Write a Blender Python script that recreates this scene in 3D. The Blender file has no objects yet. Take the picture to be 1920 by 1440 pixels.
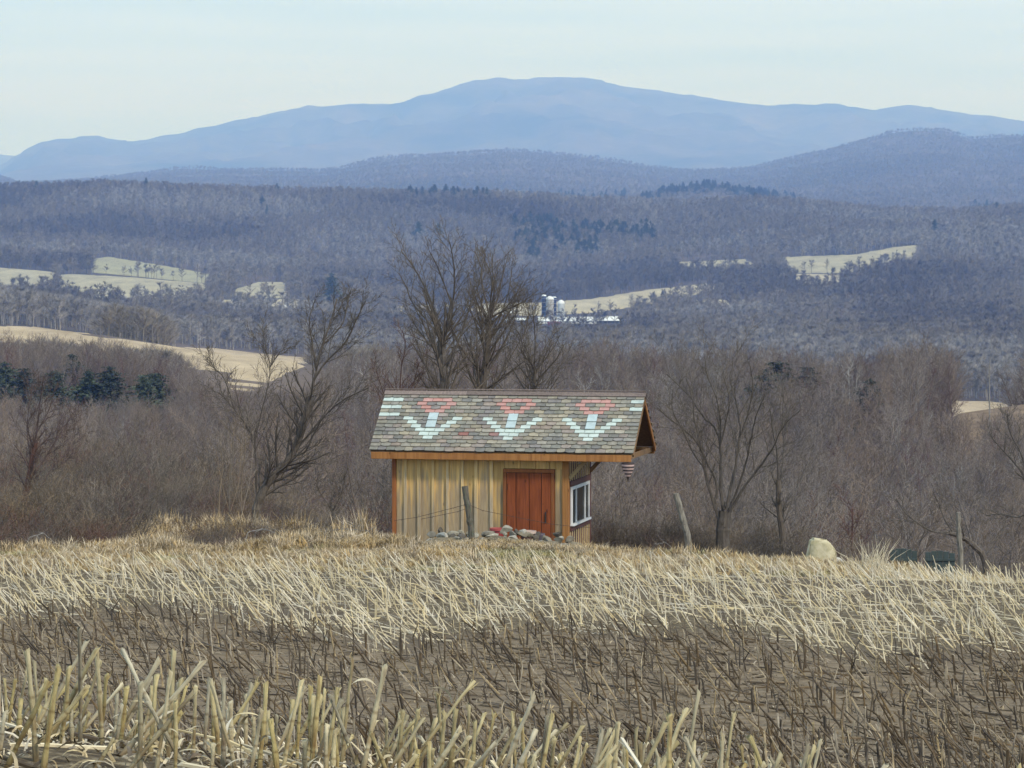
import bpy, bmesh, math, random
import numpy as np
from mathutils import Vector, Matrix
from mathutils.geometry import delaunay_2d_cdt

R = math.radians
sc = bpy.context.scene
col = sc.collection

# ------------------------------------------------------------------ camera
F = 6400.0            # focal length in photo pixels (1920 wide): a 120 mm lens
YH = 450.0            # eye level in the photo
PITCH = math.atan((720.0 - YH) / F)
cam_d = bpy.data.cameras.new("Camera")
cam_d.sensor_width = 36.0
cam_d.lens = 36.0 * F / 1920.0
cam_d.clip_start = 0.5
cam_d.clip_end = 60000.0
cam = bpy.data.objects.new("Camera", cam_d)
cam.location = (0, 0, 0)
cam.rotation_euler = (R(90) - PITCH, 0, 0)
col.objects.link(cam)
sc.camera = cam

# ------------------------------------------------------------------ sky
SUN_EL, SUN_AZ = R(42), R(138)          # azimuth clockwise from +Y: behind and to the right
w = bpy.data.worlds.new("World"); sc.world = w; w.use_nodes = True
nt = w.node_tree; nt.nodes.clear()
def nd(t, kind, **kw):
    n = t.nodes.new(kind)
    for k, v in kw.items(): setattr(n, k, v)
    return n
out = nd(nt, 'ShaderNodeOutputWorld'); bg = nd(nt, 'ShaderNodeBackground'); bg.inputs[1].default_value = 0.11
sky = nd(nt, 'ShaderNodeTexSky', sky_type='NISHITA'); sky.sun_disc = False
sky.sun_elevation = SUN_EL; sky.sun_rotation = SUN_AZ; sky.altitude = 300
tc = nd(nt, 'ShaderNodeTexCoord'); mp = nd(nt, 'ShaderNodeMapping'); mp.inputs['Scale'].default_value = (3, 3, 45)
nz = nd(nt, 'ShaderNodeTexNoise'); nz.inputs['Scale'].default_value = 2.2; nz.inputs['Detail'].default_value = 5
ramp = nd(nt, 'ShaderNodeValToRGB')
ramp.color_ramp.elements[0].position = 0.38; ramp.color_ramp.elements[0].color = (5.9, 8.05, 10.2, 1)
ramp.color_ramp.elements[1].position = 0.64; ramp.color_ramp.elements[1].color = (6.9, 8.75, 10.6, 1)
mx = nd(nt, 'ShaderNodeMix', data_type='RGBA'); mx.inputs[0].default_value = 0.9
nt.links.new(tc.outputs['Generated'], mp.inputs[0]); nt.links.new(mp.outputs[0], nz.inputs[0])
nt.links.new(nz.outputs[0], ramp.inputs[0])
nt.links.new(sky.outputs[0], mx.inputs[6]); nt.links.new(ramp.outputs[0], mx.inputs[7])
nt.links.new(mx.outputs[2], bg.inputs[0]); nt.links.new(bg.outputs[0], out.inputs[0])

sl = bpy.data.lights.new("sun", 'SUN'); sl.energy = 2.6; sl.angle = R(8); sl.color = (1, 0.92, 0.78)
so = bpy.data.objects.new("sun", sl); col.objects.link(so)
sd = Vector((math.sin(SUN_AZ) * math.cos(SUN_EL), math.cos(SUN_AZ) * math.cos(SUN_EL), math.sin(SUN_EL)))
so.rotation_euler = sd.to_track_quat('Z', 'Y').to_euler(); so.location = (30, -30, 60)
sc.view_settings.view_transform = 'Standard'; sc.view_settings.look = 'None'
sc.view_settings.exposure = 0.06; sc.view_settings.gamma = 1.0
sc.view_settings.use_curve_mapping = False
sc.render.engine = 'CYCLES'
sc.cycles.max_bounces = 6; sc.cycles.diffuse_bounces = 2; sc.cycles.volume_bounces = 2
sc.cycles.transparent_max_bounces = 8

# ------------------------------------------------------------------ noise helpers
def vnoise(x, y, seed=0):
    x = np.asarray(x, float); y = np.asarray(y, float)
    xi = np.floor(x).astype(np.int64); yi = np.floor(y).astype(np.int64)
    fx = x - xi; fy = y - yi
    fx = fx * fx * (3 - 2 * fx); fy = fy * fy * (3 - 2 * fy)
    def h(a, b):
        n = (a * 374761393 + b * 668265263 + seed * 974634777) & 0xffffffff
        n = ((n ^ (n >> 13)) * 1274126177) & 0xffffffff
        return ((n ^ (n >> 16)) & 0xffff) / 65535.0
    return (h(xi, yi) * (1 - fx) + h(xi + 1, yi) * fx) * (1 - fy) + (h(xi, yi + 1) * (1 - fx) + h(xi + 1, yi + 1) * fx) * fy - 0.5
def fbm(x, y, seed=0, o=4):
    s = 0; a = 1.0
    for i in range(o):
        s = s + a * vnoise(x, y, seed + i); x = np.asarray(x) * 2.03; y = np.asarray(y) * 2.03; a *= 0.5
    return s

# ------------------------------------------------------------------ terrain heights (eye = 0)
K = [-1500, 0, 200, 400, 600, 800, 1000, 1200, 1400, 1600, 1800, 1920, 3400]
def zr(Y, zs): return (Y, K, zs)
def pr(Y, kp, ps): return (Y, kp, [-(p - YH) / F * Y for p in ps])
def cz(Y, z): return (Y, [0, 1], [z, z])
ROWS = [cz(-30, -0.1), cz(-4, -1.55), cz(0, -1.55), cz(8, -1.54), cz(10, -1.66), cz(11, -1.80), cz(13, -2.14), cz(16, -2.68),
    cz(20, -3.35), cz(28, -4.36), cz(33, -4.78), cz(45, -5.2), cz(55, -5.53),
    pr(60, [-1500, 0, 500, 1000, 1400, 1600, 1800, 1920, 3400], [1100, 1058, 1060, 1064, 1070, 1082, 1102, 1114, 1190]),
    pr(63.8, [-1500, 0, 200, 400, 500, 700, 790, 900, 1000, 1060, 1120, 1250, 1500, 1650, 1800, 1920, 3400],
             [1080, 1046, 1048, 1050, 1032, 1027, 1022, 1020, 1021, 1027, 1040, 1050, 1061, 1082, 1100, 1114, 1190]),
    zr(66.2, [-6.2, -6.2, -6.2, -6.2, -6.35, -6.5, -6.5, -6.5, -6.35, -6.55, -6.95, -7.1, -7.6]),
    zr(70, [-6.4, -6.35, -6.35, -6.4, -6.5, -6.55, -6.55, -6.6, -6.8, -7.2, -7.5, -7.7, -8.4]),
    zr(76, [-6.7, -6.6, -6.6, -6.75, -7.0, -7.2, -7.3, -7.5, -7.9, -8.3, -8.7, -8.9, -9.5]),
    zr(95, [-7.8, -7.6, -7.7, -8.0, -9.0, -9.8, -10, -10.3, -10.8, -11.2, -11.6, -12, -13]),
    zr(120, [-10, -9.4, -9.6, -10.2, -12, -13.5, -14, -14.4, -15, -15.5, -16, -16.5, -18]),
    zr(150, [-14, -13, -13.4, -14.4, -17, -18.5, -19, -19.4, -20, -20.5, -21, -21.5, -23]),
    zr(250, [-32, -31, -31.5, -32, -33, -33, -33, -33, -33, -33, -33.5, -34, -36]),
    zr(300, [-35, -34, -34, -34.5, -35, -35, -35, -35, -35, -35, -35.5, -36, -38]),
    zr(380, [-33, -33, -33, -34, -35, -35, -35, -35, -35, -35, -35, -35, -38]),
    zr(440, [-31, -31, -31, -32, -32, -32, -32, -32, -32, -31, -22.2, -21, -24]),
    zr(500, [-29, -29.5, -29.5, -31, -30, -29, -28.5, -28.5, -29, -29.5, -29, -29, -32]),
    zr(600, [-30, -31, -31, -36, -36, -34, -34, -34, -35, -36, -37, -38, -40]),
    zr(750, [-30, -32, -32, -33.2, -36, -44, -50, -52, -53, -54, -55, -55, -56]),
    zr(850, [-26, -28, -28.6, -31, -34, -46, -54, -57, -58, -59, -60, -60, -60]),
    zr(950, [-22, -24.2, -26.5, -31.2, -35, -50, -58, -60, -61, -62, -62, -62, -62]),
    zr(1050, [-26, -28, -31, -40, -46, -56, -61, -62, -63, -63, -63, -63, -63]),
    zr(1300, [-34, -36, -41, -50, -56, -61, -62, -63, -63, -63, -63, -63, -63]),
    zr(1700, [-30, -36, -45, -53, -58, -61, -62, -63, -63, -63, -63, -63, -63]),
    zr(2200, [-40, -47, -50, -54, -58, -61, -63, -64, -63, -63, -63, -62, -62]),
    pr(2600, K, [540, 545, 556, 561, 573, 588, 604, 605, 590, 585, 580, 578, 570]),
    pr(3000, K, [500, 508, 512, 531, 538, 563, 565, 561, 545, 517, 520, 528, 520]),
    pr(3400, K, [466, 470, 476, 491, 503, 514, 518, 521, 497, 477, 462, 455, 445]),
    pr(4200, [-1500, 0, 200, 350, 600, 780, 900, 1050, 1200, 1290, 1420, 1560, 1650, 1800, 1920, 3400],
             [370, 362, 355, 362, 369, 373, 373, 381, 389, 393, 384, 397, 405, 409, 398, 380]),
    pr(4700, K, [400, 392, 385, 392, 396, 402, 406, 414, 412, 424, 432, 424, 410]),
    pr(6000, [-1500, 0, 1100, 1190, 1250, 1330, 1400, 1450, 1520, 1920, 3400], [400, 390, 392, 380, 362, 353, 362, 372, 392, 400, 390]),
    pr(7200, K, [385, 375, 372, 370, 370, 366, 366, 372, 372, 366, 356, 352, 350]),
    pr(11000, [-1500, -200, 0, 40, 180, 260, 340, 500, 600, 640, 700, 760, 850, 950, 1080, 1150, 1210, 1270, 1330, 1400, 1480, 1540, 1600, 1660, 1700, 1770, 1820, 1870, 1920, 2400, 3400],
             [360, 325, 332, 345, 332, 325, 322, 323, 321, 315, 300, 293, 290, 285, 292, 301, 315, 325, 323, 319, 300, 284, 268, 253, 249, 246, 262, 259, 256, 290, 320]),
    pr(13000, [-1500, 0, 960, 1920, 3400], [372, 362, 360, 352, 360]),
    pr(17000, [-1500, 0, 960, 1920, 3400], [352, 342, 335, 335, 345]),
    pr(24000, [-1500, -300, -100, 0, 40, 75, 110, 180, 250, 330, 420, 500, 580, 680, 750, 820, 890, 940, 990, 1050, 1110, 1190, 1280, 1400, 1450, 1520, 1600, 1640, 1700, 1780, 1860, 1920, 2300, 3400],
              [340, 335, 328, 312, 290, 268, 259, 255, 262, 250, 231, 215, 198, 194, 186, 172, 150, 143, 147, 141, 150, 166, 179, 190, 197, 192, 197, 204, 198, 206, 216, 226, 270, 330]),
    pr(26000, [-1500, 3400], [360, 360]),
    pr(28500, [-1500, -200, 0, 40, 120, 400, 3400], [300, 270, 288, 291, 320, 345, 340]),
    pr(31000, [-1500, 3400], [370, 370])]
RY = np.array([r[0] for r in ROWS], float)
def zg(X, Y):
    X = np.atleast_1d(np.asarray(X, float)); Y = np.atleast_1d(np.asarray(Y, float))
    px = 960 + F * X / np.maximum(Y, 6.0)
    Z = np.stack([np.interp(px, r[1], r[2]) for r in ROWS])
    i = np.clip(np.searchsorted(RY, Y) - 1, 0, len(RY) - 2)
    t = np.clip((Y - RY[i]) / (RY[i + 1] - RY[i]), 0, 1)
    j = np.arange(len(Y))
    z = Z[i, j] * (1 - t) + Z[i + 1, j] * t
    c = np.clip((26 - Y) / 13.0, 0, 1); z = z - 0.13 * c * np.tanh(X / 4.0) * 4.0
    z = z + 0.05 * np.clip((Y - 2) / 8, 0, 1) * fbm(X / 1.3, Y / 1.3, 3, 3) * np.clip((400 - Y) / 300, 0, 1)
    z = z + 0.35 * fbm(X / 4.0, Y / 4.0, 9, 3) * np.clip((Y - 70) / 15, 0, 1) * np.clip((400 - Y) / 200, 0, 1)
    z = z + 2.0 * fbm(X / 90, Y / 90, 5, 4) * np.clip((Y - 1000) / 600, 0, 1)
    far = np.clip((Y - 7000) / 2500, 0, 1); far2 = np.clip((Y - 16500) / 5000, 0, 1)
    z = z + far * 14 * fbm(X / 260, Y / 420, 21, 4)
    rg = 1 - 2 * np.abs(fbm(X / 520 + 0.35 * fbm(X / 900, Y / 900, 41, 3), Y / 1500, 31, 4))
    z = z + far2 * np.clip((24500 - Y) / 2500, 0.10, 1) * 150 * (rg - 0.7)
    z = z + far2 * 7 * fbm(X / 45, Y / 45, 51, 2)
    return z
def z1(x, y): return float(zg([x], [y])[0])
def pix(x, y, z): return 960 + F * x / y, YH - F * z / y
def at(px, py, Y): return Vector(((px - 960) / F * Y, Y, -(py - YH) / F * Y))
_ys = np.concatenate([np.arange(9, 80, 0.15), np.geomspace(80, 30500, 3000)])
def hit(px, py, ymin=20):
    ys = _ys[_ys >= ymin]
    zr_ = -(py - YH) / F * ys
    d = zr_ - zg((px - 960) / F * ys, ys)
    k = np.where(d <= 0)[0]
    i = int(k[0]) if len(k) else len(ys) - 1
    if i > 0 and len(k):
        t = d[i - 1] / (d[i - 1] - d[i] + 1e-9); y = ys[i - 1] + t * (ys[i] - ys[i - 1])
    else: y = ys[i]
    return ((px - 960) / F * y, float(y))

# ------------------------------------------------------------------ mesh builder
class MB:
    def __init__(s): s.v = []; s.f = []
    def add(s, vs, fs):
        n = len(s.v); s.v.extend([tuple(p) for p in vs]); s.f.extend([tuple(i + n for i in q) for q in fs])
    def box(s, a, b, M=None):
        (x0, y0, z0), (x1, y1, z1_) = a, b
        vs = [Vector(p) for p in ((x0,y0,z0),(x1,y0,z0),(x1,y1,z0),(x0,y1,z0),(x0,y0,z1_),(x1,y0,z1_),(x1,y1,z1_),(x0,y1,z1_))]
        if M: vs = [M @ p for p in vs]
        s.add(vs, [(0,3,2,1),(4,5,6,7),(0,1,5,4),(1,2,6,5),(2,3,7,6),(3,0,4,7)])
    def tube(s, pts, rad, n=5, cap=True):
        pts = [Vector(p) for p in pts]; m = len(pts); base = len(s.v)
        t0 = (pts[1] - pts[0]).normalized()
        ref = Vector((0, 0, 1)) if abs(t0.z) < 0.8 else Vector((1, 0, 0))
        u = t0.cross(ref).normalized()
        for i in range(m):
            t = (pts[min(i + 1, m - 1)] - pts[max(i - 1, 0)])
            if t.length < 1e-9: t = t0
            t.normalize()
            u = (u - t * u.dot(t))
            if u.length < 1e-6: u = t.cross(Vector((0.3, 0.5, 0.8)))
            u.normalize(); v = t.cross(u); r = rad[i]
            for k in range(n):
                a = 2 * math.pi * k / n
                p = pts[i] + u * (math.cos(a) * r) + v * (math.sin(a) * r)
                s.v.append((p.x, p.y, p.z))
        for i in range(m - 1):
            for k in range(n):
                a = base + i * n + k; b = base + i * n + (k + 1) % n
                s.f.append((a, b, b + n, a + n))
        if cap:
            s.f.append(tuple(base + (m - 1) * n + k for k in range(n)))
            s.f.append(tuple(base + k for k in reversed(range(n))))
    def spike(s, p, q, r):            # three-sided twig ending in a point
        d = (q - p)
        if d.length < 1e-6: return
        u = d.cross(Vector((0.31, 0.52, 0.79))).normalized(); v = d.normalized().cross(u); b = len(s.v)
        for k in range(3):
            a = 2.094 * k; c = p + u * (math.cos(a) * r) + v * (math.sin(a) * r); s.v.append((c.x, c.y, c.z))
        s.v.append((q.x, q.y, q.z)); s.f += [(b, b + 1, b + 3), (b + 1, b + 2, b + 3), (b + 2, b, b + 3)]
    def mesh(s, name, mats, smooth=False):
        me = bpy.data.meshes.new(name); me.from_pydata(s.v, [], s.f); me.update()
        for m in (mats if isinstance(mats, (list, tuple)) else [mats]): me.materials.append(m)
        if smooth: me.polygons.foreach_set('use_smooth', [True] * len(me.polygons))
        return me
    def build(s, name, mats, parent=None, smooth=False, loc=None):
        o = bpy.data.objects.new(name, s.mesh(name, mats, smooth)); col.objects.link(o)
        if parent: o.parent = parent
        if loc: o.location = loc
        return o
def tag(o, label=None, cat=None, group=None, kind=None):
    if label: o['label'] = label
    if cat: o['category'] = cat
    if group: o['group'] = group
    if kind: o['kind'] = kind
    return o
def empty(name, loc=(0, 0, 0), rz=0):
    o = bpy.data.objects.new(name, None); o.empty_display_size = 0.2; col.objects.link(o)
    o.location = loc; o.rotation_euler = (0, 0, rz); return o
def inst(name, me, parent=None, loc=None, rot=None):
    o = bpy.data.objects.new(name, me); col.objects.link(o)
    if parent: o.parent = parent
    if loc is not None: o.location = loc
    if rot is not None: o.rotation_euler = rot
    return o

# ------------------------------------------------------------------ materials
def mat(name, c1, c2=None, scale=4.0, rough=0.85, stretch=(1, 1, 1), rand=0.0, bump=0.0, c3=None, detail=4, coord='Object', spec=0.25, bscale=None):
    m = bpy.data.materials.new(name); m.use_nodes = True; t = m.node_tree
    b = t.nodes['Principled BSDF']; b.inputs['Roughness'].default_value = rough; b.inputs['Specular IOR Level'].default_value = spec
    c2 = c2 or tuple(x * 0.7 for x in c1)
    tc = nd(t, 'ShaderNodeTexCoord'); mp = nd(t, 'ShaderNodeMapping'); mp.inputs['Scale'].default_value = stretch
    oi = nd(t, 'ShaderNodeObjectInfo')
    off = nd(t, 'ShaderNodeVectorMath', operation='SCALE'); off.inputs[0].default_value = (17, 31, 23)
    t.links.new(oi.outputs['Random'], off.inputs['Scale'])
    ad = nd(t, 'ShaderNodeVectorMath', operation='ADD')
    t.links.new(tc.outputs[coord], mp.inputs[0]); t.links.new(mp.outputs[0], ad.inputs[0])
    if coord == 'Object': t.links.new(off.outputs[0], ad.inputs[1])
    n = nd(t, 'ShaderNodeTexNoise'); n.inputs['Scale'].default_value = scale; n.inputs['Detail'].default_value = detail; n.inputs['Roughness'].default_value = 0.62
    t.links.new(ad.outputs[0], n.inputs[0])
    rp = nd(t, 'ShaderNodeValToRGB'); e = rp.color_ramp.elements
    e[0].position = 0.3; e[0].color = (*c2, 1); e[1].position = 0.68; e[1].color = (*c1, 1)
    if c3: x = e.new(0.5); x.color = (*c3, 1)
    t.links.new(n.outputs[0], rp.inputs[0]); last = rp.outputs[0]
    if rand:
        hs = nd(t, 'ShaderNodeHueSaturation'); mr = nd(t, 'ShaderNodeMapRange'); mr.inputs[3].default_value = 1 - rand; mr.inputs[4].default_value = 1 + rand
        t.links.new(oi.outputs['Random'], mr.inputs[0]); t.links.new(mr.outputs[0], hs.inputs['Value'])
        mr2 = nd(t, 'ShaderNodeMapRange'); mr2.inputs[3].default_value = 1 - min(.3, rand * 1.4); mr2.inputs[4].default_value = 1 + min(.25, rand * 1.2)
        ml = nd(t, 'ShaderNodeMath', operation='MULTIPLY'); ml.inputs[1].default_value = 7.31
        fr = nd(t, 'ShaderNodeMath', operation='FRACT'); t.links.new(oi.outputs['Random'], ml.inputs[0]); t.links.new(ml.outputs[0], fr.inputs[0])
        t.links.new(fr.outputs[0], mr2.inputs[0]); t.links.new(mr2.outputs[0], hs.inputs['Saturation'])
        t.links.new(last, hs.inputs['Color']); last = hs.outputs[0]
    t.links.new(last, b.inputs['Base Color'])
    if bump:
        bp = nd(t, 'ShaderNodeBump'); bp.inputs['Strength'].default_value = bump; bp.inputs['Distance'].default_value = 0.02
        src = n
        if bscale:
            src = nd(t, 'ShaderNodeTexNoise'); src.inputs['Scale'].default_value = bscale; src.inputs['Detail'].default_value = 6
            t.links.new(ad.outputs[0], src.inputs[0])
        t.links.new(src.outputs[0], bp.inputs['Height']); t.links.new(bp.outputs[0], b.inputs['Normal'])
    m.diffuse_color = (*c1, 1)
    return m

M = {}
M['bark'] = mat('bark_grey', (0.14, 0.117, 0.096), (0.068, 0.055, 0.045), 9, stretch=(3, 3, 0.7), rand=0.15, bump=0.5)
M['bark_wood'] = mat('bark_wood', (0.24, 0.188, 0.148), (0.13, 0.10, 0.078), 0.6, rand=0.30)
M['bark_far'] = mat('bark_far', (0.25, 0.215, 0.17), (0.165, 0.142, 0.112), 0.3, rand=0.2)
M['bark_far_dark'] = mat('bark_far_dark', (0.165, 0.138, 0.108), (0.10, 0.084, 0.066), 0.3, rand=0.2)
M['bark_pale'] = mat('bark_pale', (0.34, 0.31, 0.275), (0.20, 0.18, 0.16), 0.7, rand=0.3)
M['bark_red'] = mat('bark_red', (0.17, 0.095, 0.078), (0.09, 0.055, 0.045), 5, rand=0.25)
M['brush'] = mat('brush_stems', (0.24, 0.185, 0.13), (0.12, 0.09, 0.065), 3, rand=0.35)
M['pine'] = mat('pine_needles', (0.085, 0.10, 0.062), (0.042, 0.052, 0.034), 2, rand=0.3)
M['grass'] = mat('dry_grass', (0.60, 0.465, 0.285), (0.33, 0.235, 0.125), 2.5, rand=0.38)
M['grass_green'] = mat('dull_grass', (0.36, 0.34, 0.17), (0.42, 0.33, 0.18), 2.5, rand=0.28)
M['straw'] = mat('corn_straw', (0.82, 0.71, 0.49), (0.48, 0.38, 0.23), 14, stretch=(1, 1, 0.25), rand=0.22, spec=0.35)
M['straw_fg'] = mat('corn_straw_near', (0.53, 0.44, 0.25), (0.21, 0.15, 0.08), 9, stretch=(4, 4, 0.8), rand=0.28, c3=(0.40, 0.335, 0.185), spec=0.35, bump=0.3, bscale=60)
def stain_foot(m):
    t = m.node_tree; b = t.nodes['Principled BSDF']; src = b.inputs['Base Color'].links[0].from_socket
    tc = nd(t, 'ShaderNodeTexCoord'); sx = nd(t, 'ShaderNodeSeparateXYZ'); t.links.new(tc.outputs['Object'], sx.inputs[0])
    r = nd(t, 'ShaderNodeValToRGB'); e = r.color_ramp.elements; e[0].position = 0.02; e[0].color = (.30, .21, .14, 1); e[1].position = 0.34; e[1].color = (1, 1, 1, 1); x = e.new(.12); x.color = (.62, .50, .38, 1)
    for p in (.098, .2125):                                   # the dark rings at the joints
        for d, c in ((-.008, (.95, .93, .9)), (0, (.42, .33, .24)), (.008, (1, 1, 1))): x = e.new(p + d); x.color = (*c, 1)
    t.links.new(sx.outputs['Z'], r.inputs[0])
    mx_ = nd(t, 'ShaderNodeMix', data_type='RGBA', blend_type='MULTIPLY'); mx_.inputs[0].default_value = .85; t.links.new(src, mx_.inputs[6]); t.links.new(r.outputs[0], mx_.inputs[7]); t.links.new(mx_.outputs[2], b.inputs['Base Color'])
stain_foot(M['straw_fg'])
M['husk'] = mat('corn_husk', (0.60, 0.51, 0.33), (0.33, 0.26, 0.15), 20, rand=0.3)
M['litter_near'] = mat('near_litter', (0.60, 0.49, 0.31), (0.17, 0.125, 0.075), 14, rand=0.45)
M['mud_stalk'] = mat('muddy_straw', (0.16, 0.118, 0.074), (0.055, 0.04, 0.027), 7, rand=0.5)
M['litter'] = mat('leaf_litter', (0.48, 0.39, 0.24), (0.13, 0.095, 0.06), 8, rand=0.5)

# ground: soil, silt, residue, leaf litter, far woodland floor
def ground_material():
    m = bpy.data.materials.new('ground'); m.use_nodes = True; t = m.node_tree
    b = t.nodes['Principled BSDF']; b.inputs['Roughness'].default_value = 0.95; b.inputs['Specular IOR Level'].default_value = 0.1
    at_ = nd(t, 'ShaderNodeAttribute'); at_.attribute_name = 'cover'      # r: straw residue, g: silt, b: woodland
    sp = nd(t, 'ShaderNodeSeparateColor'); t.links.new(at_.outputs['Color'], sp.inputs[0])
    tc = nd(t, 'ShaderNodeTexCoord')
    def noise(scale, detail=5):
        n = nd(t, 'ShaderNodeTexNoise'); n.inputs['Scale'].default_value = scale; n.inputs['Detail'].default_value = detail
        n.inputs['Roughness'].default_value = 0.65
        t.links.new(tc.outputs['Object'], n.inputs[0]); return n
    def ramp_(n, stops):
        r = nd(t, 'ShaderNodeValToRGB'); e = r.color_ramp.elements
        e[0].position, e[0].color = stops[0][0], (*stops[0][1], 1); e[1].position, e[1].color = stops[-1][0], (*stops[-1][1], 1)
        for p, c in stops[1:-1]: x = e.new(p); x.color = (*c, 1)
        t.links.new(n.outputs[0], r.inputs[0]); return r
    def mix(f, a, c):
        x = nd(t, 'ShaderNodeMix', data_type='RGBA'); t.links.new(f, x.inputs[0]); t.links.new(a, x.inputs[6]); t.links.new(c, x.inputs[7]); return x.outputs[2]
    soil = ramp_(noise(3.0), [(0.3, (0.085, 0.062, 0.042)), (0.7, (0.17, 0.13, 0.09))])
    straw = ramp_(noise(14.0, 7), [(0.36, (0.055, 0.04, 0.026)), (0.52, (0.14, 0.105, 0.065)), (0.68, (0.36, 0.29, 0.18))])
    silt = ramp_(noise(5.0, 8), [(0.28, (0.115, 0.083, 0.052)), (0.5, (0.21, 0.156, 0.10)), (0.72, (0.31, 0.235, 0.155))])
    near_wood = ramp_(noise(0.8), [(0.3, (0.14, 0.095, 0.065)), (0.7, (0.28, 0.20, 0.13))])
    far_wood = ramp_(noise(0.012, 9), [(0.3, (0.075, 0.062, 0.056)), (0.5, (0.10, 0.08, 0.07)), (0.72, (0.15, 0.12, 0.10))])
    big = ramp_(noise(0.0011, 6), [(0.36, (0.45, 0.5, 0.5)), (0.5, (1, 1, 1)), (0.66, (1.5, 1.4, 1.3))])
    mb_ = nd(t, 'ShaderNodeMix', data_type='RGBA', blend_type='MULTIPLY'); mb_.inputs[0].default_value = 1; t.links.new(far_wood.outputs[0], mb_.inputs[6]); t.links.new(big.outputs[0], mb_.inputs[7])
    c = mix(sp.outputs[0], soil.outputs[0], straw.outputs[0])
    c = mix(sp.outputs[1], c, silt.outputs[0])
    at2 = nd(t, 'ShaderNodeAttribute'); at2.attribute_name = 'far'
    c2 = mix(at2.outputs['Fac'], near_wood.outputs[0], mb_.outputs[2])
    c = mix(sp.outputs[2], c, c2)
    t.links.new(c, b.inputs['Base Color'])
    bp = nd(t, 'ShaderNodeBump'); bp.inputs['Strength'].default_value = 0.9; bp.inputs['Distance'].default_value = 0.05
    t.links.new(noise(7.0, 6).outputs[0], bp.inputs['Height']); t.links.new(bp.outputs[0], b.inputs['Normal'])
    return m
M['ground'] = ground_material()

# edge of the muddy wet hollow (world metres): the stubble is silted between these two lines
def mud_far(x): return 45.5 - 0.40 * x + 1.2 * np.sin(x * 0.9) + 0.8 * np.sin(x * 2.3 + 1)
def mud_amt(x, y):
    e = mud_far(np.clip(x, -9, 9)) + 2.2 * fbm(np.asarray(x) / 2.0, np.asarray(y) / 2.0, 77, 3)
    return np.clip((e - y) / 2.2, 0, 1) * np.clip((y - 16) / 5, 0, 1)

# ------------------------------------------------------------------ terrain sheet
def build_ground():
    Ys = np.concatenate([np.linspace(-30, 7.5, 18), np.arange(8, 70, 0.28), np.geomspace(70, 31000, 520)])
    us = np.concatenate([np.linspace(-0.8, -0.21, 18), np.linspace(-0.2, 0.2, 300), np.linspace(0.21, 0.8, 18)])
    YY, UU = np.meshgrid(Ys, us, indexing='ij')
    XX = UU * (YY + np.where(YY < 45, (45 - YY) * 0.45 + 2, 2))
    X = XX.ravel(); Y = YY.ravel(); Z = zg(X, Y)
    n, m_ = YY.shape
    idx = np.arange(n * m_).reshape(n, m_)
    q = np.stack([idx[:-1, :-1], idx[:-1, 1:], idx[1:, 1:], idx[1:, :-1]], -1).reshape(-1, 4)
    me = bpy.data.meshes.new('ground'); me.vertices.add(len(X)); me.vertices.foreach_set('co', np.stack([X, Y, Z], -1).ravel())
    me.loops.add(q.size); me.loops.foreach_set('vertex_index', q.ravel().astype(np.int32))
    me.polygons.add(len(q)); me.polygons.foreach_set('loop_start', np.arange(0, q.size, 4, dtype=np.int32)); me.polygons.foreach_set('loop_total', np.full(len(q), 4, dtype=np.int32))
    me.update(); me.validate()
    md = mud_amt(X, Y)
    straw = np.clip(0.75 + fbm(X / 3.5, Y / 2.0, 15, 3) * 1.4, 0, 1) * np.clip((62 - Y) / 3, 0, 1)
    wood = np.clip((Y - 66) / 4, 0, 1)
    a = me.color_attributes.new('cover', 'FLOAT_COLOR', 'POINT')
    a.data.foreach_set('color', np.stack([straw, md, wood, np.ones_like(md)], -1).ravel())
    f = me.attributes.new('far', 'FLOAT', 'POINT'); f.data.foreach_set('value', np.clip((Y - 400) / 800, 0, 1))
    me.polygons.foreach_set('use_smooth', [True] * len(me.polygons)); me.materials.append(M['ground'])
    o = bpy.data.objects.new('ground', me); col.objects.link(o); tag(o, kind='structure')
build_ground()

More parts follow.
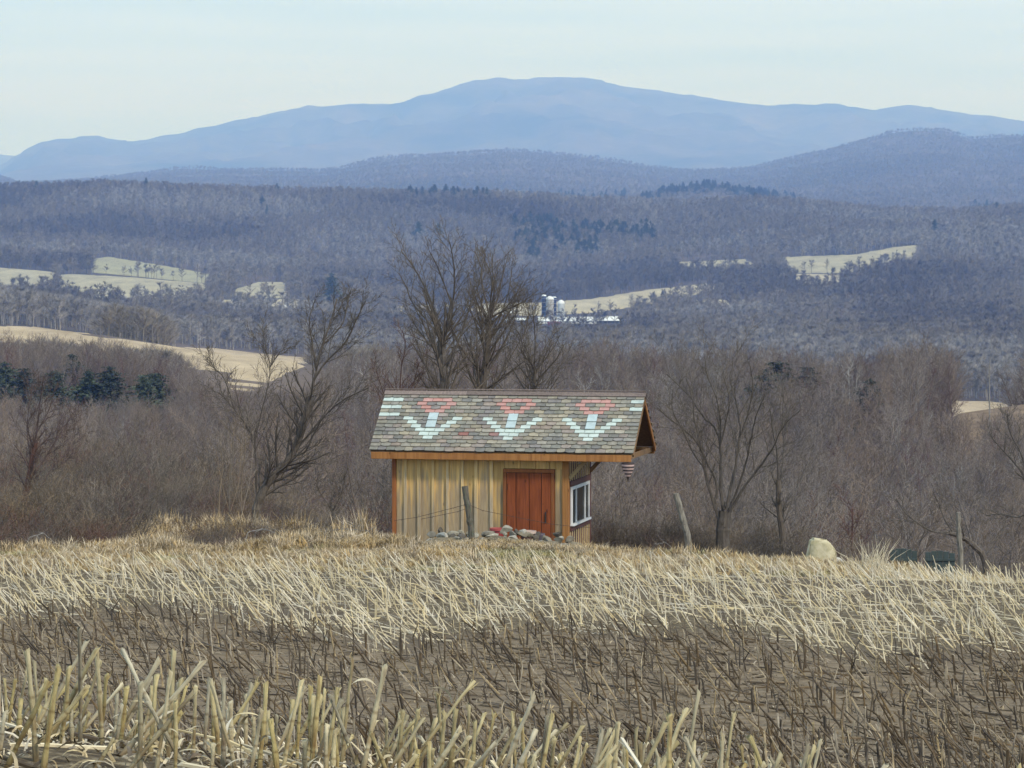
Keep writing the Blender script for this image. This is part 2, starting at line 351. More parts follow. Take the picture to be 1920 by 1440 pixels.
# ------------------------------------------------------------------ fields and clearings in the valley
def field_mat(name, a, b_, s): return mat(name, a, b_, s, rough=0.95, coord='Object', stretch=(1, 0.25, 1), detail=9)
FM = {'tan': field_mat('field_tan', (0.55, 0.42, 0.26), (0.30, 0.22, 0.13), 0.09),
      'hay': field_mat('field_hay', (0.43, 0.375, 0.235), (0.25, 0.22, 0.145), 0.06),
      'green': field_mat('field_green', (0.34, 0.32, 0.185), (0.25, 0.225, 0.14), 0.06),
      'yellow': field_mat('field_yellow', (0.50, 0.42, 0.265), (0.30, 0.255, 0.165), 0.06)}
FIELDS = [
    ('tan', 560, [(-250,598),(0,609),(100,617),(200,629),(300,645),(360,650),(480,660),(592,674),(596,692),(560,708),(480,738),(400,748),(360,722),(330,694),(250,674),(120,656),(0,646),(-250,640)]),
    ('hay', 2000, [(-200,497),(0,502),(105,510),(100,545),(0,548),(-200,545)]),
    ('hay', 2000, [(115,514),(250,521),(385,533),(388,560),(250,563),(150,561),(105,548)]),
    ('green', 2000, [(175,485),(200,482),(300,498),(400,515),(400,527),(380,531),(260,519),(170,511)]),
    ('hay', 2000, [(440,540),(480,530),(535,530),(538,559),(440,560)]),
    ('yellow', 1900, [(390,563),(560,562),(690,568),(560,583),(420,579)]),
    ('yellow', 2000, [(720,574),(1000,568),(1100,562),(1200,546),(1340,529),(1347,541),(1280,560),(1200,574),(1100,588),(1000,592),(730,593)]),
    ('hay', 2000, [(1460,483),(1600,478),(1680,464),(1728,460),(1710,490),(1640,500),(1590,513),(1480,511)]),
    ('yellow', 2000, [(1482,514),(1590,516),(1570,532),(1500,536)]),
    ('hay', 2000, [(1270,492),(1400,487),(1425,500),(1280,506)]),
    ('yellow', 2000, [(1300,563),(1412,563),(1412,577),(1300,579)]),
    ('tan', 405, [(1690,742),(1800,747),(1920,758),(2200,770),(2200,840),(1920,822),(1740,790)]),
]
FPOLY = []
def in_poly(px, py, poly):
    px = np.asarray(px); py = np.asarray(py); ins = np.zeros(px.shape, bool); n = len(poly)
    for i in range(n):
        x1, y1 = poly[i]; x2, y2 = poly[(i + 1) % n]
        c = (y1 > py) != (y2 > py)
        ins ^= c & (px < (x2 - x1) * (py - y1) / (y2 - y1 + 1e-12) + x1)
    return ins
for kind, ymin, poly in FIELDS:
    bp = []
    for i in range(len(poly)):
        a, c = poly[i], poly[(i + 1) % len(poly)]
        k = max(1, int(math.hypot(a[0] - c[0], (a[1] - c[1]) * 2) / 22))
        for j in range(k):
            t = j / k; bp.append(hit(a[0] + (c[0] - a[0]) * t, a[1] + (c[1] - a[1]) * t, ymin))
    wp = np.array(bp); x0, y0 = wp.min(0); x1, y1 = wp.max(0); st = max(x1 - x0, y1 - y0) / 45
    gx, gy = np.meshgrid(np.arange(x0, x1, st), np.arange(y0, y1, st)); gx = gx.ravel(); gy = gy.ravel()
    ins = in_poly(gx, gy, bp); pts = [Vector(p) for p in bp] + [Vector((a, b)) for a, b in zip(gx[ins], gy[ins])]
    nb = len(bp)
    vs, _, fs, ov, *_ = delaunay_2d_cdt(pts, [(i, (i + 1) % nb) for i in range(nb)], [], 1, 0.001)
    VX = np.array([v.x for v in vs]); VY = np.array([v.y for v in vs])
    mb = MB(); mb.v = [tuple(p) for p in np.stack([VX, VY, zg(VX, VY) + np.where(np.array([any(j < nb for j in v) for v in ov]), -0.35, 0.2 + VY * 0.0002)], -1)]; mb.f = [tuple(f) for f in fs]
    o = mb.build('hay_field', FM[kind], smooth=True); tag(o, kind='structure')
    FPOLY.append((poly, bp, ymin))
def field_clear(X, Y, Z, H, rng, k=0.9):
    """True where a tree may stand: not on a field, and seldom right in front of one."""
    keep = np.ones(len(X), bool); px = 960 + F * X / Y
    for poly, wp, ymin in FPOLY:
        keep &= ~in_poly(X, Y, wp)
        pm = YH - F * (Z + 0.6 * H) / Y
        keep &= ~(in_poly(px, pm, poly) & (rng.random(len(X)) < k))
    return keep

# ------------------------------------------------------------------ haze
hz = MB(); hz.box((-26000, -120, -68), (26000, 32000, 1260))
hm = bpy.data.materials.new('haze'); hm.use_nodes = True; ht = hm.node_tree; ht.nodes.clear()
ho = nd(ht, 'ShaderNodeOutputMaterial'); hv = nd(ht, 'ShaderNodeVolumePrincipled')
hv.inputs['Color'].default_value = (0.25, 0.45, 1.0, 1); hv.inputs['Absorption Color'].default_value = (1, 1, 1, 1); hv.inputs['Density'].default_value = 1 / 10300.0; hv.inputs['Anisotropy'].default_value = 0.0
ht.links.new(hv.outputs[0], ho.inputs['Volume'])
tag(hz.build('haze', hm), 'pale blue haze filling the valley air', 'haze', kind='stuff')

# ------------------------------------------------------------------ tree growing
def rvec(rng): 
    a = rng.uniform(0, 2 * math.pi); z = rng.uniform(-1, 1); s = math.sqrt(1 - z * z); return Vector((s * math.cos(a), s * math.sin(a), z))
def grow(mb, rng, p, d, L, r, lev, P):
    n = P['seg'][lev]; pts = [p.copy()]; rad = [r]; d = d.normalized()
    tip = r * P['taper'][lev]
    for i in range(n):
        d = (d + rvec(rng) * P['wig'][lev] + Vector((0, 0, P['up'][lev]))).normalized()
        p = p + d * (L / n); pts.append(p.copy()); rad.append(r + (tip - r) * (i + 1) / n)
    last = lev == P['levels'] - 1
    if last and n == 1: mb.spike(pts[0], pts[1], r)
    else: mb.tube(pts, rad, P['sides'][lev], cap=False)
    if not last: kids(mb, rng, pts, rad, L, lev, P)
def kids(mb, rng, pts, rad, L, lev, P, n=None, t0=None):
    k = n or P['kids'][lev]; s0 = P['start'][lev] if t0 is None else t0; m = len(pts) - 1
    az = rng.uniform(0, 6.28)
    for i in range(k):
        t = s0 + (1 - s0) * (i + rng.uniform(0.1, 0.95)) / k; q = min(t, 0.999) * m; a = int(q); fr = q - a
        pp = pts[a].lerp(pts[a + 1], fr); rr = rad[a] + (rad[a + 1] - rad[a]) * fr
        ax = (pts[a + 1] - pts[a]).normalized(); az += 2.4 + rng.uniform(-0.5, 0.5)
        u = ax.cross(Vector((0.2, 0.1, 1)) if abs(ax.z) < 0.9 else Vector((1, 0, 0))).normalized(); v = ax.cross(u)
        an = R(P['ang'][lev]) * rng.uniform(0.7, 1.3)
        dd = ax * math.cos(an) + (u * math.cos(az) + v * math.sin(az)) * math.sin(an)
        ll = L * P['ratio'][lev] * rng.uniform(0.65, 1.2) * (1 - P['fall'][lev] * t)
        grow(mb, rng, pp, dd, ll, max(rr * P['rr'][lev], P['rmin']), lev + 1, P)
WOODP = dict(levels=4, seg=[6, 4, 2, 1], wig=[0.10, 0.16, 0.2, 0.2], up=[0.05, 0.14, 0.1, 0.05], taper=[0.22, 0.3, 0.4, 0.3], sides=[5, 4, 3, 3],
             kids=[15, 9, 8], start=[0.3, 0.2, 0.15], ang=[42, 40, 38], ratio=[0.46, 0.5, 0.5], fall=[0.55, 0.35, 0.3], rr=[0.55, 0.6, 0.7], rmin=0.010)
def wood_tree(seed, H, spread=1.0, rmin=0.012, kids_=(15, 9, 8)):
    rng = random.Random(seed); mb = MB(); P = dict(WOODP); P['rmin'] = rmin; P['kids'] = list(kids_)
    P['ratio'] = [0.46 * spread, 0.5, 0.5]
    grow(mb, rng, Vector((0, 0, -0.3)), Vector((rng.uniform(-.08, .08), rng.uniform(-.08, .08), 1)), H, H * 0.012, 0, P)
    return mb
def far_tree(seed, H=12.0, spread=0.42):
    """bare crown: trunk, limbs, and a veil of upswept twigs"""
    rng = random.Random(seed); mb = MB()
    lean = Vector((rng.uniform(-.5, .5), rng.uniform(-.5, .5), 0)); top = Vector((0, 0, H)) + lean
    mb.tube([Vector((0, 0, -0.5)), Vector((0, 0, H * .45)) + lean * .4, top * 0.97], [0.2, 0.15, 0.05], 4, cap=False)
    for i in range(15):
        t = rng.uniform(0.3, 0.9); p = Vector((0, 0, H * t)) + lean * t; a = rng.uniform(0, 6.28)
        l = H * spread * (1.15 - t) * rng.uniform(.6, 1.1); d = Vector((math.cos(a), math.sin(a), rng.uniform(0.5, 1.3)))
        q = p + d.normalized() * l; mb.tube([p, q], [0.085, 0.035], 3, cap=False)
        for k in range(22):
            s = rng.uniform(0.2, 1.05); b = p.lerp(q, s); dd = (d.normalized() * 0.7 + rvec(rng) * 0.75 + Vector((0, 0, 0.35))).normalized()
            mb.spike(b, b + dd * rng.uniform(0.9, 2.4), 0.05)
    return mb
def pine_tree(seed, H=12.0, width=0.22, n_lay=24):
    rng = random.Random(seed); tr = MB(); cr = MB()
    tr.tube([Vector((0, 0, -0.4)), Vector((0, 0, H * .5)), Vector((0, 0, H * .97))], [H * .016, H * .011, H * .002], 5)
    for i in range(n_lay):
        t = 0.14 + 0.86 * i / (n_lay - 1); z = H * t; L = H * width * (1.03 - t) ** 0.5 * rng.uniform(0.45, 1.35) + 0.12
        nb = rng.randint(6, 9); a0 = rng.uniform(0, 6.28)
        for k in range(nb):
            a = a0 + 6.28 * k / nb + rng.uniform(-.3, .3); d = Vector((math.cos(a), math.sin(a), rng.uniform(-.18, .25))); l = L * rng.uniform(.65, 1.15)
            p = Vector((0, 0, z + rng.uniform(-.25, .25)))
            for s in range(5):
                f = 0.12 + 0.88 * s / 4; c = p + d * (l * f) + Vector((0, 0, -0.1 * l * f * f)); wd = (0.55 - 0.33 * f) * l * 0.62 + 0.1
                for e in range(5):
                    v = rvec(rng) * wd; v.z *= 0.75; u = rvec(rng) * wd * 0.6
                    b = len(cr.v); cr.v += [tuple(c - v * .3), tuple(c + v), tuple(c + v * .4 + u)]; cr.f.append((b, b + 1, b + 2))
    return tr, cr

# templates live in memory only; they are placed as instances by the scatters below
def template(mb, name, m): return bpy.data.objects.new(name, mb.mesh(name, m))
def scatter(name, P, rot, scl, temps, label, cat):
    """one 'stuff' object: a cloud of points, each carrying one of the templates"""
    n = len(P); me = bpy.data.meshes.new(name); me.vertices.add(n); me.vertices.foreach_set('co', np.asarray(P, float).ravel())
    me.attributes.new('rot', 'FLOAT_VECTOR', 'POINT').data.foreach_set('vector', np.asarray(rot, float).ravel())
    me.attributes.new('scl', 'FLOAT_VECTOR', 'POINT').data.foreach_set('vector', np.asarray(scl, float).ravel())
    me.attributes.new('pick', 'INT', 'POINT').data.foreach_set('value', (np.arange(n) * 7919 % len(temps)).astype(np.int32))
    o = bpy.data.objects.new(name, me); col.objects.link(o)
    g = bpy.data.node_groups.new(name, 'GeometryNodeTree')
    g.interface.new_socket('Geometry', in_out='INPUT', socket_type='NodeSocketGeometry'); g.interface.new_socket('Geometry', in_out='OUTPUT', socket_type='NodeSocketGeometry')
    gi = g.nodes.new('NodeGroupInput'); go = g.nodes.new('NodeGroupOutput'); ip = g.nodes.new('GeometryNodeInstanceOnPoints'); jn = g.nodes.new('GeometryNodeJoinGeometry')
    ip.inputs['Pick Instance'].default_value = True
    for tmp in temps:
        oi = g.nodes.new('GeometryNodeObjectInfo'); oi.inputs['Object'].default_value = tmp; oi.inputs['As Instance'].default_value = True
        g.links.new(oi.outputs['Geometry'], jn.inputs[0])
    def na(nm, ty):
        x = g.nodes.new('GeometryNodeInputNamedAttribute'); x.data_type = ty; x.inputs[0].default_value = nm; return x.outputs[0]
    g.links.new(gi.outputs[0], ip.inputs['Points']); g.links.new(jn.outputs[0], ip.inputs['Instance'])
    g.links.new(na('pick', 'INT'), ip.inputs['Instance Index']); g.links.new(na('rot', 'FLOAT_VECTOR'), ip.inputs['Rotation']); g.links.new(na('scl', 'FLOAT_VECTOR'), ip.inputs['Scale'])
    g.links.new(ip.outputs[0], go.inputs[0])
    md = o.modifiers.new('scatter', 'NODES'); md.node_group = g
    tag(o, label, cat, kind='stuff'); return o

# ------------------------------------------------------------------ woods
nr = np.random.default_rng(11)
def fan_points(n, y0, y1, pmin=-260, pmax=2180, seed=0):
    rng = np.random.default_rng(seed); Y = np.sqrt(rng.random(n) * (y1 ** 2 - y0 ** 2) + y0 ** 2); X = (rng.uniform(pmin, pmax, n) - 960) / F * Y; return X, Y
def limit(X, Y, Z, H, kp, yp, slack=0.55):
    """keep crowns under the tree line that the photo shows"""
    px = 960 + F * X / Y; top = -(np.interp(px, kp, yp) - YH) / F * Y; hmax = top - Z
    return np.minimum(H, hmax * np.random.default_rng(len(X)).uniform(.80, 1.03, len(X))), hmax > H * slack
def rots(n, rng, tilt=0.06): return np.stack([rng.normal(0, tilt, n), rng.normal(0, tilt, n), rng.uniform(0, 6.28, n)], -1)

wood_t = [template(wood_tree(100 + i, 10, 0.9 + 0.12 * (i % 3)), 'tree_form', M['bark_wood']) for i in range(7)]
pale_t = [template(wood_tree(140 + i, 10, 0.7, kids_=(12, 8, 6)), 'tree_form', M['bark_pale']) for i in range(2)]
red_t = [template(wood_tree(160 + i, 10, 0.8, kids_=(13, 9, 8)), 'tree_form', M['bark_red']) for i in range(2)]
L1K = [-260, 0, 100, 200, 300, 345, 375, 400, 600, 630, 660, 720, 800, 1000, 1100, 1250, 1400, 1600, 1800, 1920, 2200]
L1Y = [636, 640, 638, 650, 652, 672, 722, 742, 736, 690, 655, 640, 640, 640, 636, 642, 646, 652, 654, 658, 660]
X, Y = fan_points(4600, 140, 660, seed=1); Z = zg(X, Y); H = nr.uniform(8.5, 14, len(X)) * np.where(Y < 200, 0.75, 1.0)
px = 960 + F * X / Y
H, ok = limit(X, Y, Z, H, L1K, L1Y)
clr = (px > 1660) & (Y < 425); top = -(np.interp(px, [1660, 1700, 1760, 1920, 2200], [705, 772, 784, 800, 814]) - YH) / F * Y - Z
H = np.where(clr, np.minimum(H, top), H)
lp = (px < 345) & (Y < 555); top = -(np.interp(px, [-260, 0, 150, 300, 345], [748, 752, 756, 762, 740]) - YH) / F * Y - Z
H = np.where(lp, np.minimum(H, top * nr.uniform(.75, 1.04, len(X))), H); ok &= H > np.where(clr, 1.0, 3.2)
ok &= field_clear(X, Y, Z, H, nr, 0.55)
ok &= ~((px < 520) & (Y < 165))
X, Y, Z, H = X[ok], Y[ok], Z[ok], H[ok]
kind = nr.random(len(X)) + 0.35 * fbm(X / 25, Y / 25, 61, 2)
for nm, sel, tmp, lab in (('bare_wood', (kind < 0.90) & (kind > 0.10), wood_t, 'grey brown bare deciduous wood filling the slope behind the shed'),
                          ('pale_saplings', (kind >= 0.90) & (Y > 260), pale_t, 'pale grey bare saplings scattered through the brown wood'),
                          ('reddish_wood', kind <= 0.10, red_t, 'reddish bare thicket mixed into the wood behind the shed')):
    k = int(sel.sum())
    wd = nr.uniform(0.85, 1.25, k)
    s = np.stack([H[sel] / 10 * wd, H[sel] / 10 * wd, H[sel] / 10], -1)
    scatter(nm, np.stack([X[sel], Y[sel], Z[sel]], -1), rots(k, nr), s, tmp, lab, 'wood')

far_t = [template(far_tree(200 + i, 12, 0.36 + 0.04 * (i % 4)), 'tree_form', M['bark_far']) for i in range(8)]
farp_t = [template(far_tree(230 + i, 12, 0.3), 'tree_form', M['bark_pale']) for i in range(3)]
L2K = [-260, 0, 100, 200, 260, 330, 380, 420, 500, 600, 700, 800, 900, 950, 1160, 1200, 1300, 1400, 1500, 1900, 2200]
L2Y = [525, 530, 545, 566, 575, 584, 590, 585, 584, 582, 580, 590, 599, 604, 606, 598, 582, 575, 572, 572, 570]
Xs, Ys_, Zs, Hs = [], [], [], []
for n, a, b, sd_ in ((5000, 640, 1000, 2), (17000, 1000, 2150, 3), (62000, 2150, 4650, 4)):
    X, Y = fan_points(n, a, b, seed=sd_); Z = zg(X, Y); H = nr.uniform(8, 15, n)
    if b <= 1000: H, ok = limit(X, Y, Z, H, L1K, L1Y, 0.45)
    elif b < 2200: H, ok = limit(X, Y, Z, H, L2K, L2Y, 0.4)
    else: ok = np.ones(n, bool)
    ok &= field_clear(X, Y, Z, H, nr, 0.76)
    if b > 2200:                                   # the farm yard stays open
        px = 960 + F * X / Y; ok &= ~((px > 900) & (px < 1190) & (Y < 2860) & (Y > 2150) & (nr.random(n) < 0.93))
    Xs.append(X[ok]); Ys_.append(Y[ok]); Zs.append(Z[ok]); Hs.append(H[ok])
X = np.concatenate(Xs); Y = np.concatenate(Ys_); Z = np.concatenate(Zs); H = np.concatenate(Hs)
tone = fbm(X / 150, Y / 330, 71, 3) * 1.25 + nr.normal(0, 0.10, len(X)); dark_ = tone < -.22
fard_t = [template(far_tree(250 + i, 12, 0.38), 'tree_form', M['bark_far_dark']) for i in range(5)]
pale = tone > 0.30
for nm, sel, tmp, lab in (('far_dark_woods', dark_, fard_t, 'darker stands of bare trees across the far wooded hills'), ('far_woods', ~pale & ~dark_, far_t, 'grey purple bare woods covering the far valley and its low hills'),
                          ('far_pale_woods', pale, farp_t, 'paler bare trees in patches across the far wooded hills')):
    k = int(sel.sum()); wd = nr.uniform(0.9, 1.5, k)
    scatter(nm, np.stack([X[sel], Y[sel], Z[sel]], -1), rots(k, nr, 0.04), np.stack([H[sel] / 12 * wd, H[sel] / 12 * wd, H[sel] / 12], -1), tmp, lab, 'wood')
X, Y = fan_points(34000, 5300, 11100, -100, 2020, seed=6); Z = zg(X, Y); H = nr.uniform(9, 16, len(X))
scatter('blue_hill_woods', np.stack([X, Y, Z], -1), rots(len(X), nr, .03), np.stack([H / 9, H / 9, H / 16], -1), far_t[:4], 'hazy blue woods on the middle distance hills', 'wood')

# evergreen stand on the far hillside (one mass)
p_tr, p_cr = [], []
pine_mesh = []
for i in range(5):
    a, b = pine_tree(300 + i, 12, 0.36 + 0.05 * (i % 3)); pine_mesh.append((a.mesh('trunk', M['bark']), b.mesh('crown', M['pine'])))
pine_t = [bpy.data.objects.new('pine_form', pm[1]) for pm in pine_mesh]
pts = []
for (a, b, c, d, n) in ((965, 1065, 425, 462, 90), (1075, 1228, 436, 458, 110), (1040, 1120, 462, 490, 40), (1400, 1500, 368, 385, 40), (1240, 1420, 352, 372, 0), (760, 1180, 366, 380, 90), (1820, 1870, 390, 405, 25), (985, 1010, 455, 500, 12)):
    for i in range(n):
        x, y = hit(nr.uniform(a, b), nr.uniform(c, d), 2300); pts.append((x, y, z1(x, y)))
for i in range(160):                                       # wooded knoll beyond the ridge
    px_ = nr.uniform(1195, 1480); y = nr.uniform(5750, 6050); x = (px_ - 960) / F * y; pts.append((x, y, z1(x, y)))
pts = np.array(pts); s = nr.uniform(0.8, 1.5, len(pts))
scatter('evergreen_wood', pts, rots(len(pts), nr, .03), np.stack([s * .85, s * .85, s], -1), pine_t, 'dark evergreen stands on the far hillside and ridge line', 'wood')
def pine_thing(px_, Y, top_y, label, group, wide=1.3, v=0):
    x = (px_ - 960) / F * Y; z = z1(x, Y); H = max(3.0, -(top_y - YH) / F * Y - z)
    e = empty('pine_tree', (x, Y, z), random.Random(px_).uniform(0, 6.28)); e.scale = (H / 12 * wide * .52, H / 12 * wide * .52, H / 12)
    inst('trunk', pine_mesh[v % 5][0], e); inst('crown', pine_mesh[v % 5][1], e); tag(e, label, 'pine tree', group)
G = 'dark pines among the bare trees'
for i, (a, Y_, t, wd, lab) in enumerate([
    (8, 560, 682, 2.6, 'dark pine at the left edge of the picture below the tan field'),
    (45, 540, 694, 2.6, 'second dark pine from the left edge below the tan field'),
    (100, 530, 700, 2.2, 'low dark pine between taller pines left of the shed'),
    (133, 570, 668, 2.4, 'tallest dark pine of the group below the tan field at left'),
    (165, 545, 698, 2.6, 'dark pine just right of the tallest one at left'),
    (205, 545, 690, 2.8, 'dark pine in the middle of the left valley wood'),
    (268, 540, 706, 2.4, 'short dark pine second from the right in the left group'),
    (290, 550, 704, 2.6, 'rightmost dark pine of the group below the tan field'),
    (1455, 470, 684, 3.2, 'broad dull pine in the brown wood above the slim right tree'),
    (1515, 480, 692, 2.6, 'dull pine in the brown wood right of the broad one'),
    (1632, 440, 716, 2.2, 'small dark pine beside a pale dead snag in the right wood'),
    (785, 3700, 416, 2.0, 'round dark pine alone on the far hillside above the big bare tree'),
    (822, 3700, 420, 1.6, 'smaller dark pine right of the lone round one on the far hillside'),
    (501, 3850, 384, 0.9, 'narrow dark spruce standing alone high on the far left hillside'),
    (492, 4000, 366, 1.3, 'dark pine just above the narrow lone spruce on the far left hillside'),
    (622, 2500, 514, 2.2, 'broad dark pine at the valley edge left of the big bare tree'),
    (1752, 3600, 412, 1.8, 'dark pine above the upper right hay field'),
    (70, 4150, 340, 1.4, 'dark pine breaking the ridge line at far left'),
    (275, 4190, 334, 1.5, 'dark pine breaking the left ridge line below the mountain'),
    (520, 4190, 344, 1.4, 'dark pine on the ridge line right of the narrow spruce'),
    (770, 4190, 347, 1.5, 'leftmost pine of the ridge line clump above the big bare tree'),
    (792, 4190, 350, 1.7, 'second pine of the ridge line clump above the big bare tree'),
    (815, 4190, 347, 1.9, 'broad pine in the middle of the ridge line clump'),
    (836, 4190, 346, 1.7, 'fourth pine of the ridge line clump above the big bare tree'),
    (858, 4190, 350, 1.6, 'rightmost pine of the ridge line clump above the big bare tree')]):
    pine_thing(a, Y_, t, lab, G, wd, i)

# ------------------------------------------------------------------ single bare trees near the shed (traced limbs, grown twigs)
HP = dict(levels=5, seg=[6, 4, 3, 2, 1], wig=[0.10, 0.14, 0.18, 0.2, 0.2], up=[0.05, 0.09, 0.08, 0.05, 0.03], taper=[0.35, 0.35, 0.35, 0.4, 0.3], sides=[7, 5, 4, 3, 3],
          kids=[8, 7, 6, 5], start=[0.3, 0.2, 0.15, 0.15], ang=[38, 36, 36, 36], ratio=[0.45, 0.5, 0.55, 0.55], fall=[0.4, 0.3, 0.3, 0.3], rr=[0.55, 0.6, 0.65, 0.7], rmin=0.0055)
def traced_tree(name, Y, traces, label, cat, seed, m='bark', group=None, twig=(9, 6, 5), rmin=0.006, k1=9, tl=0.40):
    """traces: [(start radius, end radius, [(px, py), ...])]; a limb that starts on an earlier limb is joined to it"""
    rng = random.Random(seed); P = dict(HP); P['kids'] = [8, twig[0] + 1, twig[1] + 1, twig[2] + 1]; P['rmin'] = rmin * .72; P['ratio'] = [0.45, tl, 0.5, 0.55]; P['rr'] = [.4, .40, .5, .6]; P['taper'] = [.3, .25, .3, .4, .3]; P['up'] = [.05, .11, .12, .08, .03]
    b0 = traces[0][2][0]; base = at(b0[0], b0[1], Y); gz = z1(base.x, Y)
    tr, cr = MB(), MB(); done = []
    for ti, (r0, r1, pl) in enumerate(traces):
        dy = 0.0; r0, r1 = (r0 * .9, r1) if ti == 0 else (r0 * .5, r1 * .7)
        if ti:
            bd = min(((q - at(pl[0][0], pl[0][1], q.y)).length, q.y) for L in done for q in L)
            dy = bd[1] - Y
        ln = sum(math.hypot(pl[i + 1][0] - pl[i][0], pl[i + 1][1] - pl[i][1]) for i in range(len(pl) - 1)) / F * Y
        sw = rng.uniform(-0.45, 0.45) * ln if ti else rng.uniform(-.12, .12) * ln
        n = len(pl); pts = []
        for i, (a, b) in enumerate(pl):
            t = i / (n - 1); pts.append(at(a, b, Y + dy + sw * t ** 1.2))
        if ti == 0: pts[0].z = min(pts[0].z, gz) - 0.1
        fine = []
        for i in range(n - 1):
            p0, p1, p2, p3 = pts[max(i - 1, 0)], pts[i], pts[i + 1], pts[min(i + 2, n - 1)]
            for s in range(4):
                t = s / 4
                fine.append(0.5 * ((2 * p1) + (p2 - p0) * t + (2 * p0 - 5 * p1 + 4 * p2 - p3) * t * t + (3 * p1 - p0 - 3 * p2 + p3) * t ** 3))
        fine.append(pts[-1]); fine = [p + rvec(rng) * 0.012 * ln / 3 for p in fine]
        if ti: fine[0] = fine[0]
        N = len(fine); rad = [(r0 + (r1 - r0) * (i / (N - 1)) ** 0.8) * rng.uniform(.93, 1.08) for i in range(N)]
        if ti == 0: rad[0] *= 1.35; rad[1] *= 1.12
        (tr if ti == 0 or r0 > 0.028 else cr).tube(fine, rad, 8 if r0 > 0.05 else 5, cap=False)
        done.append(fine)
        kids(cr, rng, fine, rad, ln * 0.95, 1, P, n=max(6, int(k1 * 1.25 * ln / 2.2)), t0=0.35 if ti == 0 else 0.22)
    e = empty(name, (base.x, Y, gz)); off = Vector((-base.x, -Y, -gz))
    for mb, nm in ((tr, 'trunk'), (cr, 'crown')):
        if not mb.f: continue
        mb.v = [(a + off.x, b + off.y, c + off.z) for a, b, c in mb.v]; mb.build(nm, M[m], e)
    tag(e, label, cat, group); return e
BT = 'single bare trees round the shed'
traced_tree('bare_tree', 79, [(0.13, 0.075, [(482, 1022), (480, 985), (482, 945), (505, 900), (545, 855), (566, 800), (580, 745)]),
    (0.075, 0.03, [(580, 745), (590, 705), (600, 660), (618, 610), (632, 560)]),
    (0.06, 0.02, [(588, 715), (610, 680), (645, 645), (668, 600), (685, 565)]),
    (0.05, 0.02, [(545, 855), (572, 846), (600, 790), (640, 752), (690, 728)]),
    (0.04, 0.015, [(592, 690), (585, 640), (580, 600), (590, 565)]),
    (0.04, 0.015, [(602, 650), (640, 610), (650, 575), (655, 552)]),
    (0.05, 0.02, [(482, 950), (478, 870), (477, 830), (465, 805), (440, 770), (410, 735)]),
    (0.035, 0.012, [(477, 830), (490, 770), (503, 720), (505, 680), (490, 645)]),
    (0.025, 0.01, [(505, 690), (525, 660), (555, 648)]),
    (0.03, 0.01, [(440, 770), (420, 710), (400, 690), (392, 668)])],
    'crooked bare tree leaning right, left of the shed', 'bare tree', 5, twig=(10, 7, 5), k1=12)
traced_tree('bare_tree', 84, [(0.16, 0.085, [(846, 1010), (842, 880), (834, 740), (830, 670), (827, 625)]),
    (0.075, 0.02, [(827, 625), (812, 575), (795, 535), (775, 500), (752, 470)]),
    (0.065, 0.02, [(830, 650), (848, 575), (852, 530), (850, 490), (842, 452)]),
    (0.06, 0.018, [(832, 700), (860, 640), (878, 585), (895, 540), (905, 500)]),
    (0.05, 0.016, [(828, 640), (800, 600), (775, 570), (760, 535), (748, 512)]),
    (0.05, 0.016, [(836, 780), (810, 720), (788, 660), (770, 610)]),
    (0.045, 0.016, [(848, 575), (832, 530), (820, 500), (805, 470)]),
    (0.04, 0.014, [(838, 760), (872, 700), (900, 650), (930, 600)])],
    'tall bare tree with a fanned crown rising behind the shed roof', 'bare tree', 6, twig=(8, 6, 5), k1=10)
traced_tree('bare_tree', 86, [(0.13, 0.06, [(888, 1000), (892, 850), (905, 720), (914, 640), (918, 590)]),
    (0.055, 0.016, [(918, 590), (905, 540), (902, 500), (890, 470)]),
    (0.05, 0.016, [(915, 620), (920, 560), (922, 520), (905, 480)]),
    (0.045, 0.014, [(908, 700), (940, 650), (965, 600), (975, 545)]),
    (0.045, 0.014, [(898, 780), (945, 690), (985, 620), (990, 575)]),
    (0.04, 0.014, [(914, 640), (940, 590), (955, 540), (960, 500)])],
    'second bare tree behind the shed roof, right of the tallest one', 'bare tree', 7, twig=(8, 6, 5), k1=10)
traced_tree('bare_tree', 82, [(0.09, 0.045, [(994, 1000), (997, 850), (1000, 740), (1002, 690)]),
    (0.04, 0.012, [(1002, 690), (1003, 630), (1000, 590), (996, 560)]),
    (0.035, 0.012, [(1000, 720), (1018, 660), (1040, 620)]),
    (0.03, 0.012, [(1000, 740), (985, 680), (975, 630), (960, 610)]),
    (0.03, 0.012, [(999, 760), (1030, 710), (1055, 680), (1068, 655)])],
    'slender bare tree behind the right half of the shed ridge', 'bare tree', 8, twig=(8, 6, 5), k1=10)
traced_tree('bare_tree', 84, [(0.07, 0.04, [(738, 1000), (742, 880), (745, 800), (750, 740)]),
    (0.035, 0.012, [(750, 740), (752, 690), (760, 650), (755, 620)]), (0.03, 0.01, [(745, 800), (720, 740), (705, 690)]), (0.03, 0.01, [(748, 770), (775, 720), (785, 680)])],
    'small reddish bare tree at the left end of the shed roof', 'bare tree', 9, m='bark_red', twig=(9, 6, 5), k1=11)
